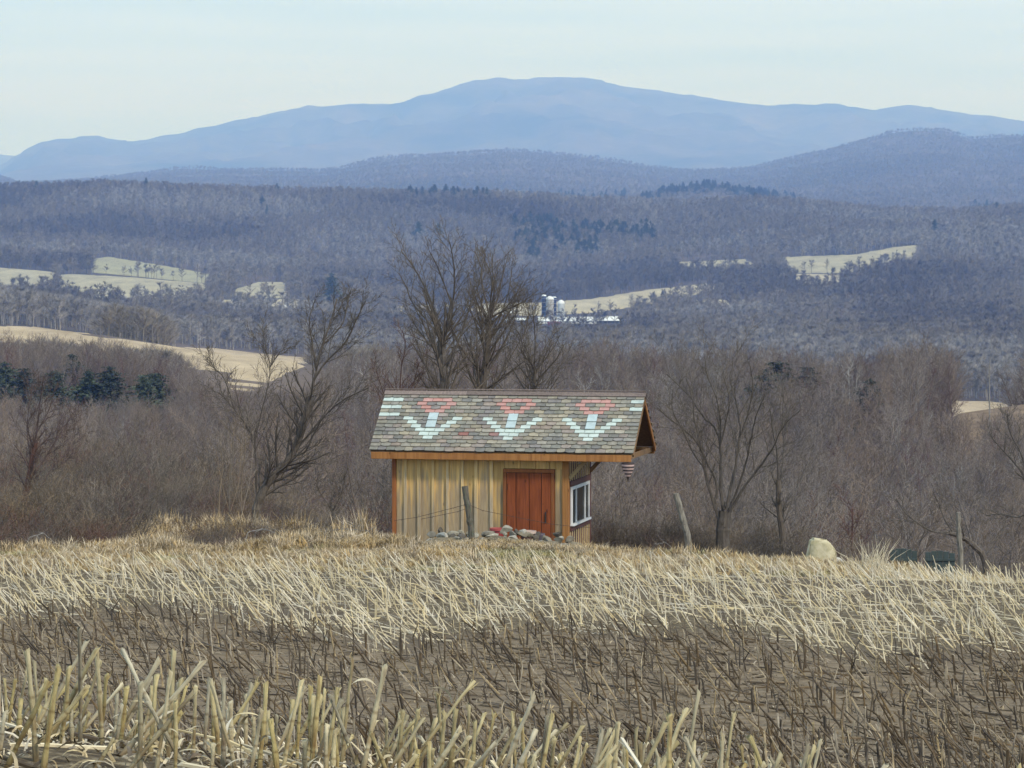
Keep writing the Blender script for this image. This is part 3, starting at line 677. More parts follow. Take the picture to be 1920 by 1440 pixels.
traced_tree('bare_tree', 67.6, [(0.17, 0.12, [(1358, 1046), (1356, 1010), (1357, 985), (1360, 960)]),
    (0.075, 0.015, [(1354, 985), (1335, 930), (1322, 885), (1318, 850), (1298, 820), (1262, 790), (1232, 765)]),
    (0.06, 0.012, [(1340, 945), (1345, 910), (1325, 865), (1318, 845), (1305, 800), (1298, 750), (1288, 710)]),
    (0.075, 0.012, [(1358, 970), (1352, 915), (1352, 860), (1345, 810), (1318, 780), (1298, 750), (1250, 700)]),
    (0.05, 0.012, [(1350, 850), (1352, 800), (1345, 750), (1325, 700), (1322, 665)]),
    (0.07, 0.012, [(1362, 960), (1375, 900), (1384, 850), (1388, 800), (1382, 760), (1370, 715), (1376, 668)]),
    (0.06, 0.012, [(1368, 960), (1395, 885), (1408, 830), (1418, 780), (1435, 740)]),
    (0.07, 0.012, [(1366, 968), (1400, 910), (1430, 870), (1450, 840), (1470, 800), (1500, 770)]),
    (0.045, 0.01, [(1388, 820), (1405, 770), (1412, 720), (1405, 680)]),
    (0.045, 0.01, [(1350, 840), (1362, 790), (1368, 750), (1355, 700)]),
    (0.04, 0.01, [(1322, 880), (1300, 850), (1285, 815), (1262, 770), (1262, 730)])],
    'many-stemmed bare tree fanning out from a thick base right of the shed', 'bare tree', 10, twig=(8, 6, 5), k1=9, rmin=0.0045)
traced_tree('bare_tree', 68.8, [(0.085, 0.05, [(1474, 1050), (1468, 1000), (1462, 960), (1460, 900)]),
    (0.045, 0.012, [(1460, 900), (1458, 850), (1450, 810), (1445, 770)]),
    (0.045, 0.012, [(1462, 930), (1470, 860), (1476, 800), (1478, 745)]),
    (0.035, 0.01, [(1470, 985), (1490, 930), (1510, 885), (1520, 860)]),
    (0.03, 0.01, [(1471, 850), (1468, 790), (1470, 740)])],
    'slim dark bare tree right of the many-stemmed one', 'bare tree', 11, twig=(8, 6, 5), k1=10, rmin=0.0045)
traced_tree('bare_tree', 77, [(0.10, 0.06, [(40, 990), (46, 930), (56, 880), (64, 830)]),
    (0.05, 0.014, [(64, 830), (70, 790), (75, 745), (80, 715)]), (0.05, 0.014, [(52, 905), (82, 860), (110, 815), (135, 775)]),
    (0.04, 0.012, [(58, 870), (50, 820), (52, 770), (60, 720)]), (0.04, 0.012, [(62, 935), (95, 880), (125, 845), (140, 800)]),
    (0.035, 0.01, [(66, 815), (90, 770), (102, 730)])],
    'reddish bare tree with forking stems near the left edge', 'bare tree', 12, m='bark_red', twig=(10, 7, 5), k1=13)
traced_tree('fallen_tree', 73.5, [(0.085, 0.05, [(1868, 1092), (1850, 1058), (1832, 1028), (1805, 1008), (1782, 1000)]),
    (0.05, 0.018, [(1782, 1000), (1752, 998), (1728, 985), (1702, 965), (1682, 935)]),
    (0.035, 0.012, [(1790, 1002), (1772, 972), (1762, 945), (1752, 925)]),
    (0.025, 0.01, [(1728, 985), (1700, 978), (1665, 975)]), (0.03, 0.01, [(1846, 1050), (1875, 1010), (1890, 985)])],
    'low bare tree bending left over the green gate', 'bare tree', 13, twig=(6, 4, 4), k1=8, rmin=0.005)
traced_tree('bare_tree', 75, [(0.11, 0.06, [(1962, 1100), (1956, 1010), (1945, 930), (1930, 900)]),
    (0.05, 0.014, [(1930, 900), (1905, 870), (1880, 842), (1856, 815)]), (0.045, 0.014, [(1948, 950), (1915, 970), (1880, 965), (1850, 968)]),
    (0.045, 0.014, [(1935, 905), (1915, 850), (1895, 810), (1890, 775)]), (0.04, 0.014, [(1945, 930), (1950, 860), (1940, 800)])],
    'dark bare tree reaching in from the right edge', 'bare tree', 14, twig=(8, 6, 5), k1=10)
traced_tree('bare_sapling', 76, [(0.05, 0.03, [(628, 1005), (625, 970), (618, 950)]), (0.03, 0.01, [(618, 950), (600, 925), (592, 900)]),
    (0.03, 0.01, [(622, 960), (640, 925), (645, 890)]), (0.025, 0.01, [(620, 955), (622, 920), (615, 890)])],
    'small dark sapling between the crooked tree and the shed', 'sapling', 15, twig=(8, 6, 4), k1=12)
for i, (a, b, h, Yq) in enumerate([(432, 995, 180, 77), (455, 1000, 215, 78), (412, 1000, 150, 76)]):
    traced_tree('pale_sapling', Yq, [(0.022, 0.008, [(a, b), (a - 3, b - h * .4), (a + 4, b - h * .75), (a + 2, b - h)]),
        (0.018, 0.006, [(a - 1, b - h * .15), (a - 18, b - h * .5), (a - 28, b - h * .85)]), (0.018, 0.006, [(a - 1, b - h * .2), (a + 14, b - h * .5), (a + 20, b - h * .9)])],
        ['pale upright sapling clump left of the crooked tree', 'tallest pale sapling clump just left of the crooked tree', 'shortest pale sapling clump left of the crooked tree'][i], 'sapling', 40 + i, m='brush', twig=(5, 4, 3), k1=7, rmin=0.004)
# pale dead snags in the right-hand wood
for i, (a, b, t, Yq, lab) in enumerate([(1641, 760, 708, 455, 'pale dead snag beside the small pine in the right wood'), (1857, 725, 668, 430, 'pale birch with white limbs above the right clearing')]):
    tt = [(0.11, 0.03, [(a, b), (a - 1, (b + t) / 2), (a + 1, t)]), (0.05, 0.02, [(a, b - (b - t) * .4), (a + 12, b - (b - t) * .6), (a + 20, t + 8)]), (0.05, 0.02, [(a, b - (b - t) * .35), (a - 12, b - (b - t) * .55), (a - 17, t + 14)])]
    o = traced_tree('dead_tree', Yq, tt, lab, 'dead tree', 60 + i, m='bark_pale', twig=(3, 2, 2), k1=1, rmin=0.012, tl=.2)

# ------------------------------------------------------------------ brush, brambles and grass behind the field
def brush_clump(seed, H=2.0, n=26, spread=0.55):
    rng = random.Random(seed); mb = MB()
    P = dict(HP); P['levels'] = 3; P['seg'] = [4, 2, 1]; P['sides'] = [3, 3, 3]; P['kids'] = [7, 5]; P['ratio'] = [0.4, 0.5]; P['rmin'] = 0.004; P['wig'] = [.14, .2, .2]; P['up'] = [.03, .05, .03]
    for i in range(n):
        a = rng.uniform(0, 6.28); s = rng.uniform(0, spread); p = Vector((math.cos(a) * s, math.sin(a) * s, -.05))
        grow(mb, rng, p, Vector((math.cos(a) * s * 1.1, math.sin(a) * s * 1.1, 1)), H * rng.uniform(.5, 1.05), 0.011, 0, P)
    return mb
brush_t = [template(brush_clump(400 + i, 2.0, 22 + 3 * i), 'brush_form', M['brush']) for i in range(4)]
brush_g = [template(brush_clump(410 + i, 2.0, 24), 'brush_form', M['bark']) for i in range(3)]
brush_r = [template(brush_clump(420 + i, 2.0, 20), 'brush_form', M['bark_red']) for i in range(2)]
def brush_zone(n, y0, y1, p0, p1, h0, h1, seed):
    rng = np.random.default_rng(seed); X, Y = fan_points(n, y0, y1, p0, p1, seed); Z = zg(X, Y); return X, Y, Z, rng.uniform(h0, h1, n)
zs = [brush_zone(260, 72, 100, -260, 700, 0.5, 1.4, 501), brush_zone(420, 95, 150, -260, 760, 1.2, 4.2, 502), brush_zone(240, 71, 90, 1120, 2180, 0.6, 1.8, 503),
      brush_zone(520, 88, 150, 700, 2180, 2.2, 5.5, 504), brush_zone(40, 66.5, 70, 1130, 1500, 0.4, 1.1, 505), brush_zone(46, 66, 71, 360, 700, 0.3, 0.7, 506), brush_zone(70, 64.4, 66.5, 420, 700, 0.22, 0.45, 508), brush_zone(40, 64.4, 66.5, -200, 420, 0.2, 0.5, 509), brush_zone(60, 66, 74, -200, 240, 0.6, 1.5, 507)]
X, Y, Z, H = [np.concatenate([z[i] for z in zs]) for i in range(4)]
px = 960 + F * X / Y; keep = ~((px > 690) & (px < 1130) & (Y < 73)); X, Y, Z, H = X[keep], Y[keep], Z[keep], H[keep]
top = YH - F * (Z + H) / Y; px = 960 + F * X / Y
lim = np.interp(px, [-260, 0, 200, 400, 520, 640, 720, 1100, 1200, 1400, 1700, 1900, 2200], [830, 850, 800, 800, 800, 780, 760, 780, 790, 800, 820, 830, 830])
keep = top > lim; X, Y, Z, H = X[keep], Y[keep], Z[keep], H[keep]
pick = nr.random(len(X))
for nm, sel, tmp, lab in (('tan_brush', pick < 0.42, brush_t, 'tan leafless brush and weeds behind the field edge'), ('grey_brush', (pick >= 0.42) & (pick < 0.8), brush_g, 'grey brown leafless brush behind the field edge'), ('red_brush', pick >= 0.8, brush_r, 'reddish leafless shrubs behind the field edge')):
    k = int(sel.sum()); s = H[sel] / 2.0
    scatter(nm, np.stack([X[sel], Y[sel], Z[sel]], -1), rots(k, nr, .1), np.stack([s ** .7 * 1.25, s ** .7 * 1.25, s], -1), tmp, lab, 'brush')

def tuft(seed, n=46, H=0.42, flop=0.55, w=0.006):
    rng = random.Random(seed); mb = MB()
    for i in range(n):
        a = rng.uniform(0, 6.28); s = rng.uniform(0, 0.16); p = Vector((math.cos(a) * s, math.sin(a) * s, -.02)); b = rng.uniform(0, 6.28)
        d = Vector((math.cos(b), math.sin(b), 0)); h = H * rng.uniform(.45, 1.1); fl = flop * rng.uniform(.2, 1.4); u = Vector((-d.y, d.x, 0)) * w * rng.uniform(.6, 1.4)
        q = [p, p + Vector((0, 0, h * .55)) + d * h * fl * .3, p + Vector((0, 0, h * (.9 - fl * .35))) + d * h * fl * .85]
        k = len(mb.v); mb.v += [tuple(q[0] - u), tuple(q[0] + u), tuple(q[1] + u * .9), tuple(q[1] - u * .9), tuple(q[2])]
        mb.f += [(k, k + 1, k + 2, k + 3), (k + 3, k + 2, k + 4)]
    return mb
tuft_t = [template(tuft(600 + i, 46, .42, .4 + .2 * (i % 3)), 'tuft_form', M['grass']) for i in range(5)]
tuft_g = [template(tuft(620 + i, 40, .3, .8), 'tuft_form', M['grass_green']) for i in range(3)]
def grass_zone(n, y0, y1, p0, p1, h0, h1, seed):
    rng = np.random.default_rng(seed); X, Y = fan_points(n, y0, y1, p0, p1, seed); return X, Y, zg(X, Y), rng.uniform(h0, h1, n)
zs = [grass_zone(5200, 60.2, 66.0, -260, 2180, .35, .95, 701), grass_zone(1500, 66, 75, -260, 700, .6, 1.5, 702), grass_zone(1600, 72, 112, -260, 700, .5, 1.3, 703), grass_zone(900, 65, 72, 1115, 2180, .4, 1.0, 704), grass_zone(1200, 57.5, 61, -260, 2180, .25, .6, 706)]
X, Y, Z, H = [np.concatenate([z[i] for z in zs]) for i in range(4)]
px = 960 + F * X / Y; keep = ~((px > 1570) & (Y < 64.5) & (nr.random(len(X)) < .7)); X, Y, Z, H = X[keep], Y[keep], Z[keep], H[keep]
px = 960 + F * X / Y; H = np.where((px > 770) & (px < 1075) & (Y > 62.5) & (Y < 66.2), H * .45, H); keep = ~((px > 780) & (px < 1070) & (Y > 64.2) & (Y < 65.6) & (nr.random(len(X)) < .55)); X, Y, Z, H = X[keep], Y[keep], Z[keep], H[keep]
px = 960 + F * X / Y; H = np.where((px > 380) & (px < 770) & (Y > 62.5), H * 1.35, H) * np.clip(1 + 1.3 * fbm(X / 1.7, Y / 1.2, 87, 3), .45, 1.9)
gsel = (fbm(X / 2.5, Y / 1.6, 81, 2) + nr.normal(0, .1, len(X))) > 0.16
for nm, sel, tmp, lab in (('dry_grass', ~gsel, tuft_t, 'tan matted dry grass on the bank in front of the shed'), ('dull_green_grass', gsel, tuft_g, 'dull greenish grass patches along the field bank')):
    k = int(sel.sum()); s = H[sel]
    scatter(nm, np.stack([X[sel], Y[sel], Z[sel]], -1), rots(k, nr, .15), np.stack([s ** .5 * 1.15, s ** .5 * 1.15, s], -1), tmp, lab, 'grass')

# arching bramble canes on the bank left of the shed
cane_labels = ['long pale bramble cane arching toward the shed wall', 'pale bramble cane looping above the left bank', 'low bramble cane left of the shed on the bank', 'short curled bramble cane beside the shed corner',
               'bramble cane hooped over the bank under the crooked tree', 'thin bramble cane trailing along the left bank', 'thin arching cane right of the shed in front of the brush', 'leftmost bramble cane on the bank by the reddish tree']
canes = [[(560, 1040), (590, 1000), (640, 992), (690, 996), (703, 1010)], [(455, 1035), (462, 1000), (490, 992), (515, 1000), (530, 1018)], [(520, 1030), (560, 1008), (610, 1002), (650, 1012)],
         [(676, 1020), (690, 996), (704, 988), (706, 1000), (692, 1008)], [(470, 1020), (478, 998), (500, 990), (540, 1000), (560, 1020)], [(380, 1045), (410, 1025), (450, 1020), (480, 1032)],
         [(1212, 1040), (1228, 1022), (1250, 1018), (1262, 1030)], [(30, 1040), (52, 1010), (80, 1000), (100, 1020)]]
for i, c in enumerate(canes):
    rng = random.Random(800 + i); Yc = 65.0 if i != 6 else 66.0; mb = MB(); pts = [at(a, b, Yc + rng.uniform(-.2, .2)) for a, b in c]
    pts[0].z = z1(pts[0].x, pts[0].y) - 0.03; fine = []
    for k in range(len(pts) - 1):
        for s in range(5): fine.append(pts[k].lerp(pts[k + 1], s / 5) + rvec(rng) * .012)
    fine.append(pts[-1]); mb.tube(fine, [0.009 - 0.005 * k / len(fine) for k in range(len(fine))], 5)
    for k in range(9):
        q = rng.choice(fine[3:]); mb.spike(q, q + rvec(rng) * rng.uniform(.08, .25), .004)
    tag(mb.build('bramble_cane', M['bark_pale']), cane_labels[i], 'bramble', 'bramble canes on the bank')
# ------------------------------------------------------------------ the shed
def wood_mat(name, c1, c2, grey=None, knots=True, scale=5.0, rough=0.75):
    """boards with vertical grain (local z), optional grey weathering that climbs from the bottom in streaks"""
    m = bpy.data.materials.new(name); m.use_nodes = True; t = m.node_tree; b = t.nodes['Principled BSDF']
    b.inputs['Roughness'].default_value = rough; b.inputs['Specular IOR Level'].default_value = 0.25
    tc = nd(t, 'ShaderNodeTexCoord'); oi = nd(t, 'ShaderNodeObjectInfo')
    off = nd(t, 'ShaderNodeVectorMath', operation='SCALE'); off.inputs[0].default_value = (7.3, 13.1, 5.7); t.links.new(oi.outputs['Random'], off.inputs['Scale'])
    ad = nd(t, 'ShaderNodeVectorMath', operation='ADD'); t.links.new(tc.outputs['Object'], ad.inputs[0]); t.links.new(off.outputs[0], ad.inputs[1])
    mp = nd(t, 'ShaderNodeMapping'); mp.inputs['Scale'].default_value = (5, 5, 0.35); t.links.new(ad.outputs[0], mp.inputs[0])
    n = nd(t, 'ShaderNodeTexNoise'); n.inputs['Scale'].default_value = scale; n.inputs['Detail'].default_value = 6; n.inputs['Distortion'].default_value = 0.6; t.links.new(mp.outputs[0], n.inputs[0])
    r = nd(t, 'ShaderNodeValToRGB'); r.color_ramp.elements[0].position = .3; r.color_ramp.elements[0].color = (*c2, 1); r.color_ramp.elements[1].position = .7; r.color_ramp.elements[1].color = (*c1, 1)
    t.links.new(n.outputs[0], r.inputs[0]); c = r.outputs[0]
    mp2 = nd(t, 'ShaderNodeMapping'); mp2.inputs['Scale'].default_value = (2.2, 2.2, 1.1); t.links.new(ad.outputs[0], mp2.inputs[0])
    if knots:
        vo = nd(t, 'ShaderNodeTexVoronoi'); vo.inputs['Scale'].default_value = 2.0; t.links.new(mp2.outputs[0], vo.inputs[0])
        kr = nd(t, 'ShaderNodeValToRGB'); kr.color_ramp.elements[0].position = 0.02; kr.color_ramp.elements[0].color = (1, 1, 1, 1); kr.color_ramp.elements[1].position = 0.11; kr.color_ramp.elements[1].color = (0, 0, 0, 1)
        t.links.new(vo.outputs['Distance'], kr.inputs[0])
        mk = nd(t, 'ShaderNodeMix', data_type='RGBA'); mk.inputs[7].default_value = (*[x * .45 for x in c2], 1); t.links.new(kr.outputs[0], mk.inputs[0]); t.links.new(c, mk.inputs[6]); c = mk.outputs[2]
    if grey:
        sx = nd(t, 'ShaderNodeSeparateXYZ'); t.links.new(tc.outputs['Object'], sx.inputs[0])
        mp3 = nd(t, 'ShaderNodeMapping'); mp3.inputs['Scale'].default_value = (9, 9, 0.8); t.links.new(ad.outputs[0], mp3.inputs[0])
        n3 = nd(t, 'ShaderNodeTexNoise'); n3.inputs['Scale'].default_value = 1.5; n3.inputs['Detail'].default_value = 5; t.links.new(mp3.outputs[0], n3.inputs[0])
        rp = nd(t, 'ShaderNodeMath', operation='MULTIPLY_ADD'); rp.inputs[1].default_value = 3.2; rp.inputs[2].default_value = -.62; t.links.new(n3.outputs[0], rp.inputs[0])
        rr = nd(t, 'ShaderNodeMath', operation='MULTIPLY_ADD'); rr.inputs[1].default_value = 0.5; t.links.new(oi.outputs['Random'], rr.inputs[0]); t.links.new(rp.outputs[0], rr.inputs[2])
        sb = nd(t, 'ShaderNodeMath', operation='SUBTRACT'); t.links.new(rr.outputs[0], sb.inputs[0]); t.links.new(sx.outputs['Z'], sb.inputs[1])
        sm = nd(t, 'ShaderNodeMapRange', interpolation_type='SMOOTHSTEP'); sm.inputs[1].default_value = -0.85; sm.inputs[2].default_value = 0.15; sm.inputs[3].default_value = 0; sm.inputs[4].default_value = 0.72; t.links.new(sb.outputs[0], sm.inputs[0])
        n4 = nd(t, 'ShaderNodeTexNoise'); n4.inputs['Scale'].default_value = 6; t.links.new(mp3.outputs[0], n4.inputs[0])
        gr = nd(t, 'ShaderNodeValToRGB'); gr.color_ramp.elements[0].position = .35; gr.color_ramp.elements[0].color = (*[x * .62 for x in grey], 1); gr.color_ramp.elements[1].position = .65; gr.color_ramp.elements[1].color = (*grey, 1); t.links.new(n4.outputs[0], gr.inputs[0])
        mg = nd(t, 'ShaderNodeMix', data_type='RGBA'); t.links.new(sm.outputs[0], mg.inputs[0]); t.links.new(c, mg.inputs[6]); t.links.new(gr.outputs[0], mg.inputs[7]); c = mg.outputs[2]
    hs = nd(t, 'ShaderNodeHueSaturation'); mr = nd(t, 'ShaderNodeMapRange'); mr.inputs[3].default_value = .8; mr.inputs[4].default_value = 1.2; t.links.new(oi.outputs['Random'], mr.inputs[0]); t.links.new(mr.outputs[0], hs.inputs['Value']); t.links.new(c, hs.inputs['Color'])
    t.links.new(hs.outputs[0], b.inputs['Base Color'])
    bp = nd(t, 'ShaderNodeBump'); bp.inputs['Strength'].default_value = 0.35; bp.inputs['Distance'].default_value = 0.01; t.links.new(n.outputs[0], bp.inputs['Height']); t.links.new(bp.outputs[0], b.inputs['Normal'])
    return m
W_clean = wood_mat('board_fresh', (0.78, 0.52, 0.205), (0.56, 0.345, 0.12)); W_batten = wood_mat('batten_honey', (0.82, 0.59, 0.28), (0.62, 0.41, 0.16), grey=(0.36, 0.32, 0.27))
W_board = wood_mat('board_honey', (0.80, 0.53, 0.205), (0.54, 0.325, 0.11), grey=(0.25, 0.22, 0.18))
W_post = wood_mat('post_amber', (0.40, 0.19, 0.062), (0.27, 0.115, 0.034))
W_red = wood_mat('post_redbrown', (0.31, 0.115, 0.038), (0.20, 0.068, 0.022))
W_beam = wood_mat('beam_amber', (0.42, 0.19, 0.060), (0.26, 0.105, 0.030), scale=3)
W_door = wood_mat('door_stain', (0.27, 0.072, 0.022), (0.14, 0.034, 0.011))
W_dark = wood_mat('underside_brown', (0.24, 0.14, 0.065), (0.15, 0.085, 0.04))
W_lath = wood_mat('lath_pale', (0.66, 0.52, 0.30), (0.50, 0.37, 0.19), knots=False)
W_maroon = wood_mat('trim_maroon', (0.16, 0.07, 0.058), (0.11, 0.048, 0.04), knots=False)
W_roofdeck = mat('roof_felt', (0.04, 0.037, 0.033), (0.03, 0.028, 0.025), 5)
W_brace = wood_mat('brace_tan', (0.42, 0.30, 0.15), (0.30, 0.20, 0.095), knots=False)
W_grey = wood_mat('ridge_grey', (0.26, 0.20, 0.17), (0.15, 0.115, 0.10), knots=False)
def plain(name, c, rough=.5, spec=.4, metal=0):
    return mat(name, c, tuple(x * .86 for x in c), 6, rough=rough, spec=spec)
V_white = plain('white_vinyl', (0.80, 0.81, 0.80)); I_black = plain('black_iron', (0.03, 0.028, 0.026), .5)
G_pane = bpy.data.materials.new('window_glass'); G_pane.use_nodes = True
gb = G_pane.node_tree.nodes['Principled BSDF']; gb.inputs['Base Color'].default_value = (0.022, 0.028, 0.030, 1); gb.inputs['Roughness'].default_value = 0.12; gb.inputs['IOR'].default_value = 1.12; gb.inputs['Specular IOR Level'].default_value = 0.12
def slate_mat(name, c, v=.22, rd=.12):
    return mat(name, tuple(min(1, x * (1 + v)) for x in c), tuple(x * (1 - v * 1.3) for x in c), 9, rough=.7, rand=rd, bump=.3, c3=c, spec=.3)
S_grey = [slate_mat('slate_%d' % i, c) for i, c in enumerate([(0.245, 0.222, 0.175), (0.285, 0.25, 0.19), (0.19, 0.178, 0.155), (0.29, 0.235, 0.19), (0.34, 0.295, 0.215), (0.225, 0.20, 0.18), (0.215, 0.205, 0.165), (0.27, 0.25, 0.205)])]
S_pink = slate_mat('slate_pink', (0.47, 0.255, 0.215), .08, .05); S_white = slate_mat('slate_mint', (0.50, 0.56, 0.50), .10, .06); S_blue = slate_mat('slate_blue', (0.44, 0.52, 0.51), .08, .03)
S_rust = slate_mat('slate_rust', (0.30, 0.15, 0.125), .15)

TH = R(-12); SC = Vector((1.113, 66.6, -6.52))            # front right corner of the wall, at ground
WL, WD, WH = 3.56, 2.19, 2.30                            # wall length, depth, height
rot = Matrix.Rotation(TH, 4, 'Z')
origin = SC + rot @ Vector((-WL, 0, 0))                    # front left corner
shed = empty('garden_shed', origin, TH)
tag(shed, 'small wooden shed with a patterned slate roof and red-brown door on the grassy bank', 'shed')
def bx(name, a, b_, m, parent, bev=0.004, M4=None, pivot=None):
    """a box part whose origin sits at its own centre bottom (or pivot) so grain differs board by board"""
    c = Vector(pivot) if pivot else Vector(((a[0] + b_[0]) / 2, (a[1] + b_[1]) / 2, a[2]))
    bm = bmesh.new(); bmesh.ops.create_cube(bm, size=1)
    s = [b_[i] - a[i] for i in range(3)]; mid = [(a[i] + b_[i]) / 2 - c[i] for i in range(3)]
    for v in bm.verts: v.co = Vector((v.co.x * s[0] + mid[0], v.co.y * s[1] + mid[1], v.co.z * s[2] + mid[2]))
    if bev: bmesh.ops.bevel(bm, geom=bm.edges[:], offset=min(bev, min(s) * .3), segments=1, affect='EDGES')
    me = bpy.data.meshes.new(name); bm.to_mesh(me); bm.free(); me.materials.append(m)
    o = inst(name, me, parent); o.location = c
    if M4 is not None: o.matrix_local = M4 @ Matrix.Translation(c)
    return o
sr = random.Random(77)
# front wall: boards, battens, posts
wall = bx('front_wall', (0.02, 0.045, 0), (WL - .02, 0.085, WH), W_dark, shed, 0)
off = wall.location
def on(parent, name, a, b_, m, bev=.004):
    o = bx(name, a, b_, m, parent, bev); o.location = Vector(o.location) - Vector(parent.location); return o
xs = [0.08, 0.27, 0.545, 0.83, 1.125, 1.425, 1.70, 2.01, 2.27]
DX0, DX1, DT = 2.315, 3.205, 1.965                         # door opening
for i in range(len(xs) - 1):
    on(wall, 'board', (xs[i] + .002, 0.02 + sr.uniform(-.004, .004), sr.uniform(0, .02)), (xs[i + 1] - .002, .044, WH), W_board, .003)
for x in (0.27, 0.545, 0.83, 1.125, 1.425, 1.70, 2.01):
    w_ = sr.uniform(.05, .075); on(wall, 'batten', (x - w_ / 2, -0.018, .01), (x + w_ / 2, .0195, WH), W_batten, .004)
xo = [2.27, 2.55, 2.86, 3.14, 3.31]
for i in range(4): on(wall, 'board', (xo[i] + .002, .02, DT + .075), (xo[i + 1] - .002, .044, WH), W_clean, .003)
for x in (2.55, 2.86, 3.14): on(wall, 'batten', (x - .03, -.014, DT + .078), (x + .03, .0195, WH), W_clean, .003)
on(wall, 'board', (3.282, .016, 0), (3.425, .044, DT + .07), W_board, .003)
on(wall, 'corner_post', (0.0, -.018, -.05), (.078, .08, WH), W_red, .006)
on(wall, 'corner_post', (3.43, -.025, -.05), (WL, .09, WH + .02), W_post, .006)
on(wall, 'corner_board', (3.31, -.006, DT + .07), (3.428, .04, WH), W_clean, .004)
# door
door = bx('door', (DX0, -.004, .03), (DX1, .036, DT), I_black, shed, 0)
dw = (DX1 - DX0) / 4
cuts = [DX0, DX0 + .19, DX0 + .455, DX0 + .70, DX1]
for i in range(4): on(door, 'plank', (cuts[i] + .006, -.03, .03), (cuts[i + 1] - .006, -.0045, DT - .008), W_door, .007)
on(door, 'handle', (DX1 - .115, -.055, .98), (DX1 - .09, -.026, 1.20), I_black, .006)
on(door, 'hinge', (DX0 + .01, -.03, 1.62), (DX0 + .03, -.0245, 1.74), I_black, .002)
df = bx('door_frame', (DX0 - .068, -.034, DT), (DX1 + .068, .04, DT + .072), W_red, shed, .006)
on(df, 'jamb', (DX0 - .068, -.033, 0), (DX0 - .002, .04, DT - .002), W_red, .006); on(df, 'jamb', (DX1 + .002, -.033, 0), (DX1 + .068, .04, DT - .002), W_red, .006)
# right end wall: dark boarding with pale laths, window, trim
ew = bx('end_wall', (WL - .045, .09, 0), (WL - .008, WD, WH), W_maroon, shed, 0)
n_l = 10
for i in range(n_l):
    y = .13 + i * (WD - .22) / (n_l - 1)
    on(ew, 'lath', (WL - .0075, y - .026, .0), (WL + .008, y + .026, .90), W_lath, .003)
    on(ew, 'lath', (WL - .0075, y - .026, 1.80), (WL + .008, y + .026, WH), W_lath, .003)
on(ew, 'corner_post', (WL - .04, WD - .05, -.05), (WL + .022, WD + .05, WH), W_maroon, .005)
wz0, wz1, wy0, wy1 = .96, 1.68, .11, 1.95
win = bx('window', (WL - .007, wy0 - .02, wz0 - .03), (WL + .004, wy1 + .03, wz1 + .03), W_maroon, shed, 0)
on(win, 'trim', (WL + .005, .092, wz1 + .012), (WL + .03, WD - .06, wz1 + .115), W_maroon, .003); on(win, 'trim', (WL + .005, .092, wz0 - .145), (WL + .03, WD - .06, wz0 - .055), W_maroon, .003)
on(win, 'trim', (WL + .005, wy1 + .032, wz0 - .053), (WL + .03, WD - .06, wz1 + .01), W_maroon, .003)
on(win, 'sill', (WL + .005, wy0 - .02, wz0 - .05), (WL + .075, wy1 + .03, wz0 - .004), V_white, .004)
fr = .055
on(win, 'frame', (WL + .006, wy0, wz1 - fr), (WL + .05, wy1, wz1 + .008), V_white, .004)
for y in (wy0 + .001, wy0 + .44, wy0 + 1.36, wy1 - fr):
    on(win, 'frame', (WL + .006, y, wz0 - .002), (WL + .047, y + fr, wz1 - fr - .002), V_white, .004)
for a, b_ in ((wy0 + fr + .002, wy0 + .438), (wy0 + .44 + fr + .002, wy0 + 1.358), (wy0 + 1.36 + fr + .002, wy1 - fr - .002)):
    on(win, 'pane', (WL + .014, a, wz0), (WL + .022, b_, wz1 - fr - .003), G_pane, 0)
# back and left walls
bw = bx('back_wall', (0.0, WD - .045, 0), (WL - .05, WD, WH), W_board, shed, 0)
lw = bx('left_wall', (0.0, .09, 0), (.04, WD - .05, WH), W_board, shed, 0)
# roof
RX0, RX1 = -.40, WL + 1.33; EY0, EY1 = -.27, WD + .27; RZE = WH + .07; RISE = 1.09; RUN = (EY1 - EY0) / 2; PIT = math.atan2(RISE, RUN); SL = math.hypot(RISE, RUN)
roof = empty('roof', (0, 0, 0)); roof.parent = shed
bpy.data.objects.remove(roof)
roof = bx('roof', (RX0 + .01, EY0 + .03, RZE - .02), (RX1 - .01, EY0 + .06, RZE + .0), W_dark, shed, 0)      # eave batten carries the name of the whole roof
RO = Vector(roof.location)
def slope_part(name, x0, x1, s0, s1, h0, h1, m, side=0, bev=.003):
    """box laid on the roof slope: s along the slope from eave, h above it"""
    c = Vector(((x0 + x1) / 2, (s0 + s1) / 2, h0))
    Mx = Matrix.Translation((0, EY0, RZE)) @ Matrix.Rotation(PIT, 4, 'X') if side == 0 else Matrix.Translation((0, EY1, RZE)) @ Matrix.Rotation(-PIT, 4, 'X') @ Matrix.Scale(-1, 4, (0, 1, 0))
    if side:  # mirrored slope without negative scale
        Mx = Matrix.Translation((0, EY1, RZE)) @ Matrix.Rotation(math.pi, 4, 'Z') @ Matrix.Rotation(PIT, 4, 'X') ; x0, x1 = -x1, -x0
    o = bx(name, (x0, s0, h0), (x1, s1, h1), m, roof, bev); o.matrix_local = Matrix.Translation(-RO) @ Mx @ Matrix.Translation(o.location); return o
slope_part('roof_deck', RX0 + .02, RX1 - .02, 0.02, SL - .005, -.012, -.004, W_roofdeck)
slope_part('roof_deck', RX0 + .02, RX1 - .02, 0.02, SL - .005, -.035, -.013, W_dark)
slope_part('roof_deck', RX0 + .02, RX1 - .02, 0.02, SL - .005, -.035, -.004, W_dark, 1)
for i, (a, b_) in enumerate(((RX0 + .04, 1.05), (1.052, 2.62), (2.622, RX1 - .05))):
    o = bx('fascia', (a, EY0 - .012, RZE - .155), (b_, EY0 + .026, RZE - .022), W_beam, roof, .005); o.location -= RO
